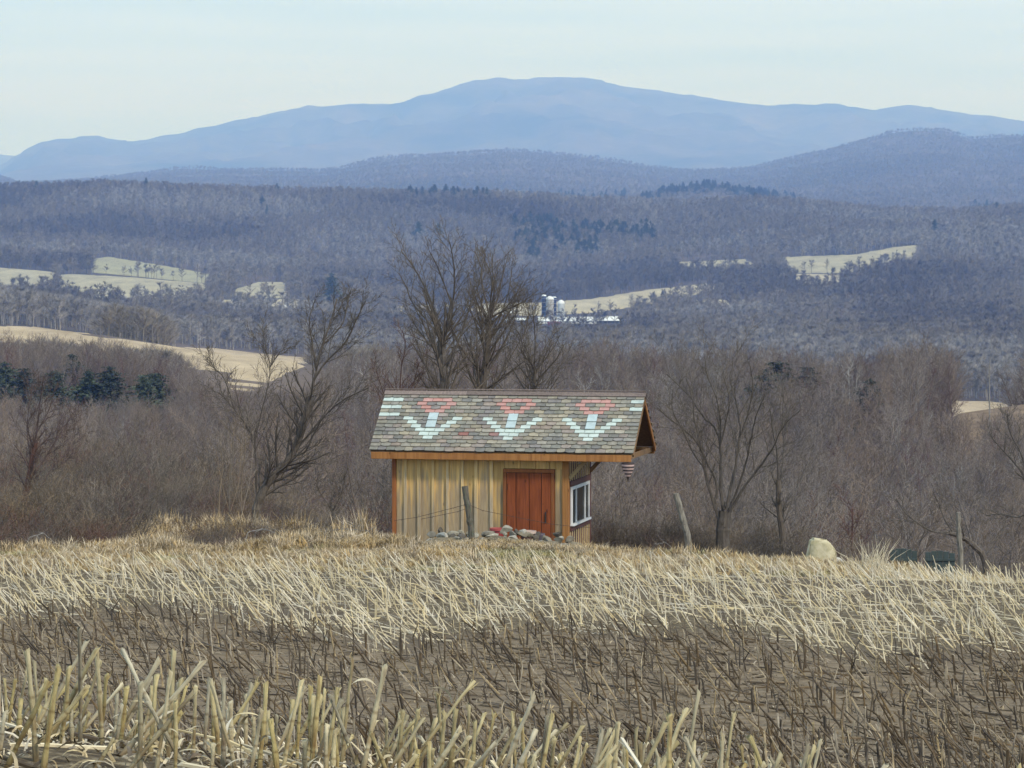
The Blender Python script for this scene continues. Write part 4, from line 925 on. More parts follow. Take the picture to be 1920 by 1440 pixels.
o = bx('fascia', (RX0 + .04, EY1 - .026, RZE - .155), (RX1 - .05, EY1 + .012, RZE - .022), W_beam, roof, .005); o.location -= RO
slope_part('barge_board', RX1 - .045, RX1 - .012, -.0, SL - .02, -.13, -.037, W_beam, 1)
slope_part('barge_board', RX1 - .045, RX1 - .012, .05, SL - .02, -.12, -.037, W_dark, 0)
for x in (RX0 + .06, .5, 1.4, 2.3, 3.1, 4.1):
    slope_part('rafter', x, x + .045, .05, SL - .03, -.13, -.037, W_dark, 0); slope_part('rafter', x, x + .045, .05, SL - .03, -.13, -.037, W_dark, 1)
o = bx('tie_beam', (RX1 - .16, EY0 + .1, RZE - .12), (RX1 - .1, EY1 - .03, RZE - .025), W_dark, roof, .004); o.location -= RO
for (yy) in (0.02, WD - .08):
    o = bx('plate_beam', (.0, yy, WH + .021), (RX1 - .17, yy + .07, WH + .068), W_dark, roof, .004); o.location -= RO
# gable infill above the end wall
gm = MB(); 
for k in range(9):
    y0 = .02 + k * (WD - .04) / 9; y1_ = y0 + (WD - .04) / 9 - .006; ym = WD / 2
    zt0 = RZE + RISE * (1 - abs(y0 - ym) / RUN) - .05; zt1 = RZE + RISE * (1 - abs(y1_ - ym) / RUN) - .05
    gb_ = MB(); x = WL - .03
    gb_.add([(x, y0, WH + .072), (x + .022, y0, WH + .072), (x + .022, y1_, WH + .072), (x, y1_, WH + .072), (x, y0, zt0), (x + .022, y0, zt0), (x + .022, y1_, zt1), (x, y1_, zt1)], [(0,3,2,1),(4,5,6,7),(0,1,5,4),(1,2,6,5),(2,3,7,6),(3,0,4,7)])
    o = gb_.build('gable_board', W_brace, roof); o.location = -RO
for k, (x0, x1) in enumerate(((RX0 - .01, RX0 + 1.7), (RX0 + 1.68, RX0 + 3.62), (RX0 + 3.6, RX1 + .012))):
    dz = .006 * (k % 2)
    slope_part('ridge_cap', x0, x1, SL - .10, SL + .012, .03 + dz, .048 + dz, W_grey, 0); slope_part('ridge_cap', x0, x1, SL - .10, SL + .005, .03 + dz, .048 + dz, W_grey, 1)
    o = bx('ridge_cap', (x0 + .004, WD / 2 - .02, RZE + RISE + .058 + dz), (x1 - .004, WD / 2 + .02, RZE + RISE + .082 + dz), W_grey, roof, .004); o.location -= RO
# braces under the overhang
def beam(name, p, q, t, m, parent, po):
    d = (Vector(q) - Vector(p)); L = d.length; o = bx(name, (-t / 2, -t / 2, 0), (t / 2, t / 2, L), m, parent, .005, pivot=(0, 0, 0))
    o.matrix_local = Matrix.Translation(Vector(p) - po) @ d.to_track_quat('Z', 'X').to_matrix().to_4x4(); return o
beam('brace', (WL + .01, .03, 1.86), (WL + .47, .03, WH + .06), .075, W_brace, roof, RO)
beam('brace', (WL + .01, WD - .03, 1.86), (WL + .47, WD - .03, WH + .06), .075, W_dark, roof, RO)
# slates: 15 courses, running bond, three tulips in pink and mint
NR = 15; UW = (RX1 - RX0) / 26.5; EX = (SL - .07) / NR; CEN = (5.6, 13.7, 21.7)
def special(r, u0, u1):
    um = (u0 + u1) / 2
    if r in (1, 3, 5) and u0 < 1.2: return 'W'
    if r in (1, 3) and u1 > 25.2: return 'W'
    for c in CEN:
        d = abs(um - c)
        if r == 1 and d < 1.3: return 'P'
        if r == 2 and 1.2 < d < 1.8: return 'P'
        if r == 3 and .8 < d < 1.3: return 'P'
        if r == 4 and d < .8: return 'P'
        if r in (5, 7) and d < .3: return 'B'
        if r == 6 and 2.3 < d < 2.7: return 'W'
        if r == 7 and 1.8 < d < 2.2: return 'W'
        if r == 8 and 1.3 < d < 1.7: return 'W'
        if r == 9 and d < 1.3: return 'W'
        if r == 10 and d < .8: return 'W'
        if r == 11 and d < .3: return 'W'
    return None
slates = []
for r in range(NR):
    s_top = SL - .07 - r * EX; s_bot = s_top - EX
    # edges follow the tulip bond near each centre, and drift a little between
    edges = [0.0]
    u = 0.0
    anchors = []
    for c in CEN:
        ph = .5 if r % 2 else 0.0
        anchors += [c + k + ph for k in (range(-4, 4) if r % 2 else range(-3, 4))]
    grid = [a for a in anchors if 0.35 < a < 26.2]
    g2 = [0.0]
    for a in grid + [26.5]:
        gap = a - g2[-1]
        if gap < .32: continue
        n_ = max(1, round(gap)); 
        for j in range(1, n_ + 1): g2.append(g2[-1] + (a - g2[-1]) / (n_ - j + 1))
    for j in range(len(g2) - 1):
        u0, u1 = g2[j], g2[j + 1]; slates.append([r, u0, u1, special(r, u0, u1)])
# merge or split some plain slates so the courses look hand laid
outl = []; j = 0
while j < len(slates):
    a = slates[j]
    if j + 1 < len(slates) and not a[3] and not slates[j + 1][3] and slates[j + 1][0] == a[0] and sr.random() < .10 and a[2] - a[1] < 1.2:
        k = sr.uniform(.35, .65); t_ = slates[j + 1]; mid = a[1] + (t_[2] - a[1]) * sr.uniform(.3, .7)
        outl += [[a[0], a[1], mid, None], [a[0], mid, t_[2], None]]; j += 2
    else: outl.append(a); j += 1
slates = outl
order = sorted(range(len(slates)), key=lambda i: (0 if slates[i][3] else 1, -(slates[i][2] - slates[i][1]) * (.5 if slates[i][0] in (0,) else 1)))
own = set(order[:300]); rest = MB(); rest_mi = []
RM = Matrix.Translation((0, EY0, RZE)) @ Matrix.Rotation(PIT, 4, 'X')
def slate_geo(x0, x1, s0, s1, h, ch, th=.013, tilt=.022):
    """outline with clipped lower corners; the lower edge stands proud of the course below"""
    j = lambda a: sr.uniform(-a, a)
    c0, c1 = ch
    o2 = [(x0, s1), (x0 + j(.002), s0 + c0 * .55), (x0 + c0, s0 + j(.004)), ((x0 + x1) / 2, s0 + j(.004)), (x1 - c1, s0 + j(.004)), (x1 + j(.002), s0 + c1 * .55), (x1, s1)]
    top = [(a, b, h + tilt * (1 - (b - s0) / (s1 - s0)) + th) for a, b in o2]; bot = [(a, b, z - th) for a, b, z in top]
    n = len(o2); fs = [tuple(reversed(range(n))), tuple(range(n, 2 * n))] + [(i, (i + 1) % n, n + (i + 1) % n, n + i) for i in range(n)]
    return top + bot, fs
for i, (r, u0, u1, sp) in enumerate(slates):
    s1 = SL - .07 - r * EX + .02; s0 = SL - .07 - (r + 1) * EX + sr.uniform(-.005, .004)
    x0 = RX0 + u0 * UW + .0045; x1 = RX0 + u1 * UW - .0045; h = .004 + sr.uniform(0, .003)
    if sp == 'B': s0 -= EX; h += .012
    if r == 0: s1 -= .0
    if r == NR - 1: s0 = max(s0, -.02) + sr.uniform(-.02, .0)
    ch = (sr.uniform(.01, .06) if not sp else sr.uniform(0, .012), sr.uniform(.01, .06) if not sp else sr.uniform(0, .012))
    if not sp and sr.random() < .35: ch = (0.004, 0.004)
    wx = (x1 - x0); ch = (min(ch[0], wx * .3), min(ch[1], wx * .3))
    vs, fs = slate_geo(x0, x1, s0, s1, h, ch)
    fs = [tuple(reversed(f)) for f in fs]
    mm = {'P': S_pink, 'W': S_white, 'B': S_blue}.get(sp) or (S_rust if sr.random() < .012 else sr.choice(S_grey))
    if i in own:
        c = Vector(((x0 + x1) / 2, (s0 + s1) / 2, h)); mb = MB(); mb.add([Vector(v) - c for v in vs], fs)
        o = mb.build('slate', mm, roof); o.matrix_local = Matrix.Translation(-RO) @ RM @ Matrix.Translation(c)
    else:
        k = len(rest.f); rest.add(vs, fs); rest_mi += [S_grey.index(mm) if mm in S_grey else 0] * len(fs)
ro = rest.build('slate_rows', S_grey, roof); ro.data.polygons.foreach_set('material_index', rest_mi); ro.matrix_local = Matrix.Translation(-RO) @ RM; ro['kind'] = 'stuff'
rear = MB(); rmi = []
for r in range(NR):
    for c in range(26):
        x0 = -RX1 + c * UW + (r % 2) * .09; vs, fs = slate_geo(x0, x0 + UW - .004, SL - .07 - (r + 1) * EX, SL - .05 - r * EX, .004, (.01, .01)); rear.add(vs, [tuple(reversed(f)) for f in fs]); rmi += [sr.randrange(8)] * len(fs)
rs = rear.build('rear_slates', S_grey, roof); rs.data.polygons.foreach_set('material_index', rmi); rs['kind'] = 'stuff'
rs.matrix_local = Matrix.Translation(-RO) @ Matrix.Translation((0, EY1, RZE)) @ Matrix.Rotation(math.pi, 4, 'Z') @ Matrix.Rotation(PIT, 4, 'X')

# hanging striped ornament under the eave corner
def lathe(name, prof, m, parent=None, n=18, loc=None):
    mb = MB()
    for i in range(len(prof) - 1):
        b = len(mb.v)
        for (r_, z) in prof[i:i + 2]:
            for k in range(n): a = 2 * math.pi * k / n; mb.v.append((r_ * math.cos(a), r_ * math.sin(a), z))
        for k in range(n): mb.f.append((b + k, b + (k + 1) % n, b + n + (k + 1) % n, b + n + k))
    return mb.build(name, m, parent, smooth=True, loc=loc)
orn_p = origin + rot @ Vector((RX1 - .12, EY0 + .06, 0)); zt = at(1184, 868, orn_p.y).z
orn = empty('hanging_ornament', (orn_p.x - .0, orn_p.y, zt)); tag(orn, 'striped wooden drop ornament hanging under the right eave corner of the shed', 'ornament')
C_dk = plain('ornament_dark', (0.05, 0.032, 0.03), .6); C_lt = plain('ornament_pink', (0.60, 0.42, 0.38), .6)
rad_ = [.128, .122, .10, .068]; z = 0
lathe('cord', [(.006, .22), (.006, 0)], C_dk, orn, 6)
for i, q in enumerate(rad_):
    nx = rad_[i + 1] if i + 1 < len(rad_) else .03
    lathe('dark_ring', [(0, z), (q * .94, z), (q, z - .012), (q, z - .03), (0, z - .03)], C_dk, orn)
    lathe('pale_ring', [(0, z - .0305), (q * .96, z - .0305), ((q + nx) / 2 * .96, z - .066), (0, z - .066)], C_lt, orn); z -= .0665
lathe('tip', [(.034, z), (.028, z - .03), (.012, z - .07), (.016, z - .085), (0, z - .105)], C_dk, orn, 10)

# ------------------------------------------------------------------ stones, pots, posts, wire, gate
def rock(seed, sx, sy, sz, sub=2, rough=.25):
    bm = bmesh.new(); bmesh.ops.create_icosphere(bm, subdivisions=sub, radius=1); rg = random.Random(seed)
    pl = [(rvec(rg), rg.uniform(.38, .75)) for _ in range(11)]
    for v in bm.verts:
        for n_, d in pl:
            e = v.co.dot(n_) - d
            if e > 0: v.co -= n_ * e
        v.co += v.co * (rg.uniform(-1, 1) * rough * .12); v.co = Vector((v.co.x * sx, v.co.y * sy, v.co.z * sz))
    me = bpy.data.meshes.new('stone'); bm.to_mesh(me); bm.free(); return me
ST = [mat('stone_%d' % i, c, tuple(x * .45 for x in c), 7, rough=.9, bump=.5, c3=tuple(x * .8 for x in c), rand=.15) for i, c in enumerate([(0.45, 0.41, 0.33), (0.38, 0.345, 0.27), (0.56, 0.52, 0.43), (0.27, 0.235, 0.175), (0.13, 0.11, 0.085)])]
sw_c = at(920, 1000, 64.6); gz = z1(sw_c.x, sw_c.y); wallo = empty('stone_wall', (sw_c.x, sw_c.y, gz)); tag(wallo, 'low tumbled dry stone wall on the bank in front of the shed door', 'stone wall')
tops = ([785, 800, 820, 850, 880, 905, 925, 950, 985, 1010, 1040, 1060], [1004, 1001, 995, 994, 997, 999, 990, 994, 1000, 1004, 1001, 1012])
k = 0
for row in range(3):
    pxx = 790 + row * 5
    while pxx < 1066:
        wpx = sr.uniform(12, 32); Yr = 64.75 + row * .16 + sr.uniform(-.1, .1); tp = np.interp(pxx, *tops) - 3 + (2 - row) * 7 + sr.uniform(-3, 4)
        p = at(pxx + wpx / 2, tp, Yr); hh = sr.uniform(.06, .11); me = rock(900 + k, wpx / 2 / F * Yr * 1.12, sr.uniform(.08, .13), hh)
        me.materials.append(sr.choice(ST)); o = inst('stone', me, wallo, (p.x - sw_c.x, p.y - sw_c.y, p.z - gz - hh * .8), (sr.uniform(-.2, .2), sr.uniform(-.2, .2), sr.uniform(-.4, .4)))
        k += 1; pxx += wpx * sr.uniform(.85, 1.15)
# earth core under the stones so that none of them floats
core = MB(); 
for i in range(27):
    pxx = 790 + i * 10.2; tp = np.interp(pxx, *tops) + 12
    for Yr in (64.45, 65.35): core.v.append(tuple(at(pxx, tp + 2, Yr) - Vector((sw_c.x, sw_c.y, gz)))); core.v.append(tuple(Vector((at(pxx, tp, Yr).x * 1.0, Yr + (-.25 if Yr < 65 else .25), -6.5)) - Vector((sw_c.x, sw_c.y, gz))))
for i in range(26): b = i * 4; core.f += [(b, b + 2, b + 6, b + 4), (b + 1, b, b + 4, b + 5), (b + 2, b + 3, b + 7, b + 6)]
core.build('rubble_core', ST[3], wallo)
def pot(px_, py, Yp, r_, h, c, lab, rim):
    p = at(px_, py, Yp); m = plain('glaze', c, .45); e = empty('flower_pot', (p.x, p.y, p.z - h)); tag(e, lab, 'flower pot', 'pots by the shed door')
    lathe('body', [(0, 0), (r_ * .72, 0), (r_ * .95, h * .8), (r_ * .9, h * .86)], m, e); lathe('rim', [(r_ * .9, h * .86), (r_ * 1.06, h * .86), (r_ * 1.06, h), (r_ * .9, h), (r_ * .86, h * .84), (0, h * .82)], plain('rim', rim, .4), e)
pot(933, 991, 65.95, .15, .34, (0.32, 0.05, 0.045), 'red pot behind the stone wall left of the shed door', (0.42, 0.09, 0.08))
pot(990, 996, 65.9, .155, .36, (0.10, 0.05, 0.045), 'dark pot with a pale rim in front of the shed door', (0.58, 0.44, 0.36))
pot(1012, 1001, 66.05, .10, .26, (0.12, 0.10, 0.12), 'small dull grey pot right of the pale-rimmed pot', (0.16, 0.13, 0.15))
# field stones
MOSS = mat('granite_lichen', (0.62, 0.56, 0.40), (0.36, 0.33, 0.19), 6, rough=.95, bump=.5, c3=(0.52, 0.46, 0.30))
me = rock(31, 1, 1, 1, 3, .12); bmv = [v.co for v in me.vertices]
p = at(1540, 1056, 64.0)
mono = MB()
prof = [(-.29, -.35), (-.285, .02), (-.22, .30), (-.175, .405), (-.12, .425), (.06, .42), (.115, .39), (.20, .30), (.27, .16), (.29, -.35)]
n = len(prof); fr_ = [(a, -.15 + .02 * math.sin(i * 2.1), b) for i, (a, b) in enumerate(prof)]; bk = [(a * .92, .15, b * .96) for a, b in prof]
bm = bmesh.new(); v1 = [bm.verts.new(q) for q in fr_]; v2 = [bm.verts.new(q) for q in bk]
bm.faces.new(v1); bm.faces.new(list(reversed(v2)))
for i in range(n): bm.faces.new((v1[(i + 1) % n], v1[i], v2[i], v2[(i + 1) % n]))
bmesh.ops.recalc_face_normals(bm, faces=bm.faces[:]); bmesh.ops.bevel(bm, geom=bm.edges[:], offset=.03, segments=2, affect='EDGES'); bmesh.ops.triangulate(bm, faces=bm.faces[:]); bmesh.ops.subdivide_edges(bm, edges=bm.edges[:], cuts=2, use_grid_fill=True)
for v in bm.verts:
    f_ = fbm([v.co.x * 7 + 3], [v.co.z * 7 + v.co.y * 5], 91, 3)[0]; v.co += v.co.normalized() * f_ * .035
me = bpy.data.meshes.new('standing_stone'); bm.to_mesh(me); bm.free(); me.materials.append(MOSS); me.polygons.foreach_set('use_smooth', [True] * len(me.polygons))
o = inst('standing_stone', me, None, p + Vector((0, 0, .05)), (0, 0, .12)); tag(o, 'pale blocky boundary stone with a flat top at the field edge', 'stone')
for (a, b, Yq, s, lab) in ((1574, 1052, 64.1, (.13, .1, .07), 'small white stone lying right of the boundary stone'), (1385, 1050, 63.6, (.09, .08, .05), 'small pale stone in the grass below the many-stemmed tree')):
    me = rock(int(a), *s); me.materials.append(ST[2]); tag(inst('stone', me, None, at(a, b, Yq)), lab, 'stone', 'loose stones on the bank')
# fence posts
def post(traces, Yp, r0, r1, m, lab):
    pts = [at(a, b, Yp) for a, b in traces]; g = z1(pts[0].x, Yp); base = pts[0].copy(); rng = random.Random(int(traces[0][0])); mb = MB(); fine = []
    pts[0].z = min(pts[0].z, g) - .25
    for i in range(len(pts) - 1):
        for s in range(6): fine.append(pts[i].lerp(pts[i + 1], s / 6) + rvec(rng) * .006)
    fine.append(pts[-1]); N = len(fine)
    mb.tube([q - base for q in fine], [(r0 + (r1 - r0) * i / (N - 1)) * rng.uniform(.9, 1.1) for i in range(N)], 9)
    tag(mb.build('fence_post', m, loc=base), lab, 'fence post', 'old fence posts'); return pts
MP = mat('mossy_wood', (0.11, 0.135, 0.085), (0.045, 0.055, 0.04), 14, stretch=(2, 2, .5), rough=.95, bump=.6, c3=(0.14, 0.115, 0.09)); GP = mat('bleached_wood', (0.30, 0.27, 0.22), (0.12, 0.105, 0.085), 14, stretch=(2, 2, .4), rough=.95, bump=.6)
p1 = post([(888, 1018), (882, 985), (876, 945), (871, 912)], 64.2, .062, .055, MP, 'mossy green fence post leaning left in front of the shed')
p2 = post([(1297, 1050), (1290, 1005), (1280, 970), (1268, 926)], 66.2, .075, .055, GP, 'bleached fence post leaning left, right of the shed')
p3 = post([(1803, 1085), (1804, 1040), (1800, 1000), (1799, 962)], 71.0, .062, .045, GP, 'upright bleached fence post beside the green gate')
RW = mat('rusty_wire', (0.12, 0.075, 0.05), (0.06, 0.045, 0.035), 30)
def wire(pl, Y0, Y1, lab):
    mb = MB(); n = len(pl); pts = []
    for i in range(n - 1):
        for s in range(6):
            t = (i + s / 6) / (n - 1); a = pl[i][0] + (pl[i + 1][0] - pl[i][0]) * s / 6; b = pl[i][1] + (pl[i + 1][1] - pl[i][1]) * s / 6
            pts.append(at(a, b, Y0 + (Y1 - Y0) * t))
    pts.append(at(*pl[-1], Y1)); mb.tube(pts, [.0042] * len(pts), 4)
    for q in pts[2::4]: mb.spike(q + Vector((0, 0, -.025)), q + Vector((.012, 0, .028)), .004)
    tag(mb.build('fence_wire', RW), lab, 'wire', 'sagging fence wires')
wire([(879, 945), (850, 953), (815, 962), (780, 971), (738, 977)], 64.17, 65.6, 'upper rusty wire sagging left from the mossy post')
wire([(881, 952), (858, 960), (820, 968), (790, 974)], 64.16, 65.3, 'lower rusty wire sagging left from the mossy post')
wire([(879, 947), (905, 958), (945, 966), (990, 975), (1030, 983), (1075, 988), (1130, 992), (1220, 990), (1286, 984)], 64.17, 66.1, 'rusty wire sagging right from the mossy post past the door')
# green double gate
GG = mat('gate_green', (0.06, 0.08, 0.078), (0.04, 0.055, 0.053), 12, stretch=(3, 3, .5), rough=.6); 
Yg = 70.5; gl = at(1671, 1100, Yg); gate = empty('board_gate', (gl.x, Yg, gl.z)); tag(gate, 'dark green board gate with two arched leaves half hidden behind the stubble', 'gate')
for li, (a, b, t0, t1) in enumerate(((1671, 1722, 1033, 1036), (1737, 1793, 1038, 1040))):
    x0 = at(a, 0, Yg).x - gl.x; x1 = at(b, 0, Yg).x - gl.x; n = 5
    for i in range(n):
        u = (i + .5) / n; zt = at(0, t0 + (t1 - t0) * u - 5 * math.sin(math.pi * u), Yg).z - gl.z; bx('board', (x0 + (x1 - x0) * i / n + .004, -.012, -.12), (x0 + (x1 - x0) * (i + 1) / n - .004, .012, zt), GG, gate, .004)
    zr_ = at(0, 1053, Yg).z - gl.z; bx('rail', (x0, -.04, zr_), (x1, -.013, zr_ + .045), GG, gate, .004); bx('rail', (x0, -.04, -.02), (x1, -.013, .03), GG, gate, .004)

# ------------------------------------------------------------------ the far farm
FW = plain('farm_white', (0.80, 0.81, 0.80), .6); FR = plain('farm_red', (0.20, 0.035, 0.03), .8); FB = plain('silo_blue', (0.018, 0.026, 0.075), .4); FC = mat('silo_concrete', (0.42, 0.40, 0.36), (0.28, 0.26, 0.23), .4, rough=.9); FZ = mat('galvanised', (0.50, 0.52, 0.52), (0.38, 0.40, 0.41), .4, rough=.5); FD = plain('farm_dark', (0.03, 0.03, 0.035))
YF = 2600
def silo(px_, wpx, ty, m, roofm, lab, dome=.5, dy=0, bands=6):
    Yq = YF + dy; c = at(px_, 608, Yq); r_ = wpx / 2 / F * Yq; g = z1(c.x, Yq); H = -(ty - YH) / F * Yq - g; dh = r_ * dome * 1.4
    e = empty('silo', (c.x, Yq, g)); tag(e, lab, 'silo', 'silos of the far farm')
    lathe('wall', [(r_, -1), (r_, H - dh)], m, e, 24)
    lathe('dome', [(r_ * 1.04, H - dh)] + [(r_ * 1.04 * math.cos(t), H - dh + dh * math.sin(t)) for t in (.3, .7, 1.1, 1.4)] + [(0, H)], roofm, e, 24)
    for i in range(bands): z_ = (H - dh) * (i + .5) / bands; lathe('hoop', [(r_ * 1.0, z_), (r_ * 1.015, z_), (r_ * 1.015, z_ + .25), (r_, z_ + .25)], FZ, e, 24)
silo(1020, 9, 552, FB, FW, 'dark blue silo at the left end of the silo row', .5, 8)
silo(1031, 15, 555, FC, FW, 'wide concrete silo with a white dome in the middle of the row', .6, 0)
silo(1039, 9, 556, FB, FW, 'dark blue silo with a white cap behind the concrete silo', .3, 12)
silo(1052, 13, 562, FZ, FW, 'shorter grey metal silo at the right end of the row', .8, 0)
def barn(p0, p1, ey, ry, by, dep, wallm, roofm, lab, name='barn', dy=0, gable=False, wins=5):
    Yq = YF + dy; a = at(p0, by, Yq); b = at(p1, by, Yq); g = min(z1(a.x, Yq), z1(b.x, Yq)); L = b.x - a.x; H = max(2.0, -(ey - YH) / F * Yq - g); RZ = max(H + 1, -(ry - YH) / F * Yq - g)
    e = empty(name, (a.x, Yq, g)); tag(e, lab, 'barn', 'buildings of the far farm')
    bx('wall', (0, 0, -1), (L, dep, H), wallm, e, 0)
    m = MB()
    if not gable:
        m.add([(-.5, -.6, H - .2), (L + .5, -.6, H - .2), (L + .5, dep / 2, RZ), (-.5, dep / 2, RZ), (L + .5, dep + .6, H - .2), (-.5, dep + .6, H - .2), (-.5, -.6, H + .1), (L + .5, -.6, H + .1), (L + .5, dep / 2, RZ + .3), (-.5, dep / 2, RZ + .3), (L + .5, dep + .6, H + .1), (-.5, dep + .6, H + .1)],
              [(6, 7, 8, 9), (9, 8, 10, 11), (0, 3, 2, 1), (3, 5, 4, 2), (0, 1, 7, 6), (4, 5, 11, 10), (1, 2, 8, 7), (2, 4, 10, 8), (0, 6, 9, 3), (3, 9, 11, 5)])
    else:
        m.add([(-.5, -.6, H), (L / 2, -.6, RZ), (L + .5, -.6, H), (L + .5, dep, H), (L / 2, dep, RZ), (-.5, dep, H), (-.5, -.6, H + .4), (L / 2, -.6, RZ + .4), (L + .5, -.6, H + .4), (L + .5, dep, H + .4), (L / 2, dep, RZ + .4), (-.5, dep, H + .4)],
              [(6, 7, 10, 11), (7, 8, 9, 10), (0, 5, 4, 1), (1, 4, 3, 2), (0, 1, 7, 6), (1, 2, 8, 7), (3, 4, 10, 9), (4, 5, 11, 10), (2, 3, 9, 8), (5, 0, 6, 11)])
        g2 = MB(); g2.add([(0, -.02, H), (L, -.02, H), (L / 2, -.02, RZ)], [(0, 1, 2)]); g2.build('gable', wallm, e)
    m.build('roof', roofm, e)
    for i in range(wins): x = L * (i + .5) / wins; bx('window', (x - .8, -.12, H * .35), (x + .8, -.005, H * .75), FD, e, 0)
barn(1010, 1118, 605, 595, 612, 14, FW, FW, 'long low white-roofed barn below the silos', dy=-20, wins=9)
barn(1118, 1160, 601, 594, 611, 14, FD, FW, 'dark shed with a white curved roof at the right end of the farm', dy=-12, wins=3)
barn(1027, 1051, 608, 603, 616, 12, FR, FR, 'small red gabled barn in front of the white roof', dy=-60, gable=True, wins=2)
barn(945, 988, 603, 597, 612, 12, FD, FW, 'white-roofed barn half hidden behind the tall bare tree', dy=-15, wins=4)
barn(942, 958, 589, 585, 597, 8, FR, FW, 'tiny red house up the slope left of the silos', dy=60, wins=2)
# white domed bin on the left
c = at(537, 590, 2450); g = z1(c.x, 2450); e = empty('storage_bin', (c.x, 2450, g)); tag(e, 'white domed storage bin in the left valley', 'storage bin')
H = -(571 - YH) / F * 2450 - g; lathe('wall', [(2.1, -1), (2.1, H - 1.9)], FC, e, 20); lathe('dome', [(2.9, H - 1.9)] + [(2.9 * math.cos(t), H - 1.9 + 2.0 * math.sin(t)) for t in (.4, .8, 1.2)] + [(0, H + .1)], FW, e, 20)
# ------------------------------------------------------------------ corn stubble
def stalk_geo(seed, H, r=.011, sides=6, fray=True, lean=.0, nodes=True):
    rng = random.Random(seed); mb = MB(); pts = []; rad = []; n = 8 if nodes else 3; bend = Vector((rng.uniform(-.02, .02), rng.uniform(-.02, .02), 0)) * H
    for i in range(n + 1):
        t = i / n; node = nodes and i % 3 == 2
        pts.append(Vector((0, 0, H * t - .05)) + bend * t * t + Vector((rng.uniform(-.0015, .0015), rng.uniform(-.0015, .0015), 0))); rad.append(r * (1.12 - .22 * t) * (1.34 if node else 1) * rng.uniform(.93, 1.07))
    mb.tube(pts, rad, sides)
    m0 = len(mb.v) - sides; sl = rng.uniform(0, 6.28)                       # slanting, ragged cut
    for k in range(sides):
        v = Vector(mb.v[m0 + k]); v.z += .6 * r * math.cos(2 * math.pi * k / sides + sl) * 2 + rng.uniform(-.004, .006); mb.v[m0 + k] = tuple(v)
    if fray:
        for k in range(rng.randint(1, 4)):
            a = rng.uniform(0, 6.28); p = pts[-1] + Vector((math.cos(a), math.sin(a), 0)) * r * .8; mb.spike(p - Vector((0, 0, .02)), p + Vector((math.cos(a) * .012, math.sin(a) * .012, rng.uniform(.008, .028))), .0022)
    return mb
def leaf_geo(seed, L=.25, w=.011, z0=.1, out=.5):
    rng = random.Random(seed); mb = MB(); a = rng.uniform(0, 6.28); d = Vector((math.cos(a), math.sin(a), 0)); s = Vector((-d.y, d.x, 0)); n = 7; p = Vector((0, 0, z0)) + d * .009; el = rng.uniform(.7, 1.4); tw = rng.uniform(-1.5, 1.5)
    for i in range(n + 1):
        t = i / n; ww = w * (1 - t) ** .6 * (1 if t > .05 else 1.3) + .0008; q = (s * math.cos(tw * t) + Vector((0, 0, 1)) * math.sin(tw * t)) * ww
        mb.v += [tuple(p - q), tuple(p + q)]
        el -= out * rng.uniform(.4, 1.1); p = p + (d * math.cos(el) + Vector((0, 0, math.sin(el)))) * (L / n)
        if p.z < -.02: p.z = -.02 + rng.uniform(0, .01)
    for i in range(n): mb.f.append((2 * i, 2 * i + 1, 2 * i + 3, 2 * i + 2))
    return mb
fg_m = [stalk_geo(1000 + i, .40, random.Random(i).uniform(.0050, .0076), 8).mesh('corn_stalk', M['straw_fg'], smooth=True) for i in range(12)]
lf_m = [leaf_geo(1100 + i, random.Random(i).uniform(.05, .11), random.Random(i + 5).uniform(.004, .008), random.Random(i + 9).uniform(.05, .28), random.Random(i + 3).uniform(.1, .45)).mesh('dry_leaf', M['husk'], smooth=True) for i in range(10)]
# foreground rows run slightly askew to the picture; each stalk is its own thing
rg = random.Random(5); cnt = 0; row_dir = Vector((math.cos(R(-9)), math.sin(R(-9)), 0)); row_n = Vector((-row_dir.y, row_dir.x, 0))
spots = []
for j in range(-2, 9):
    s = -4.0
    while s < 4.0:
        s += rg.uniform(.05, .12); q = Vector((0, 8.2, 0)) + row_n * (j * .60) + row_dir * s + Vector((rg.gauss(0, .035), rg.gauss(0, .09), 0))
        if q.y < 9.4 or q.y > 14.2 - .75 * q.x: continue
        if abs(960 + F * q.x / q.y - 960) > 1020: continue
        spots.append(q)
rg.shuffle(spots); spots = spots[:300]
for q in spots:
    z = z1(q.x, q.y); h = rg.choice([rg.uniform(.65, .9), rg.uniform(.7, 1.0), rg.uniform(.35, .65)]) if rg.random() < .9 else rg.uniform(1.0, 1.25)
    big = rg.random(); lean = rg.gauss(.06, .12) if big < .58 else (rg.uniform(.3, .75) if big < .92 else rg.uniform(-.6, -.2))
    o = inst('corn_stalk', rg.choice(fg_m), None, (q.x, q.y, z - .02)); o.scale = (1.0, 1.0, h * 1.02)
    e = Matrix.Rotation(rg.gauss(0, .18), 4, 'X') @ Matrix.Rotation(lean, 4, 'Y') @ Matrix.Rotation(rg.uniform(0, 6.28), 4, 'Z'); o.rotation_euler = e.to_euler()
    tag(o, 'cut dry corn stalk among the large straw-coloured stubble nearest the viewer', 'corn stalk', 'foreground corn stalks')
    for _ in range(rg.choice([0, 0, 1, 1, 2])): l = inst('dry_leaf', rg.choice(lf_m), o); l.rotation_euler = (0, 0, rg.uniform(0, 6.28))

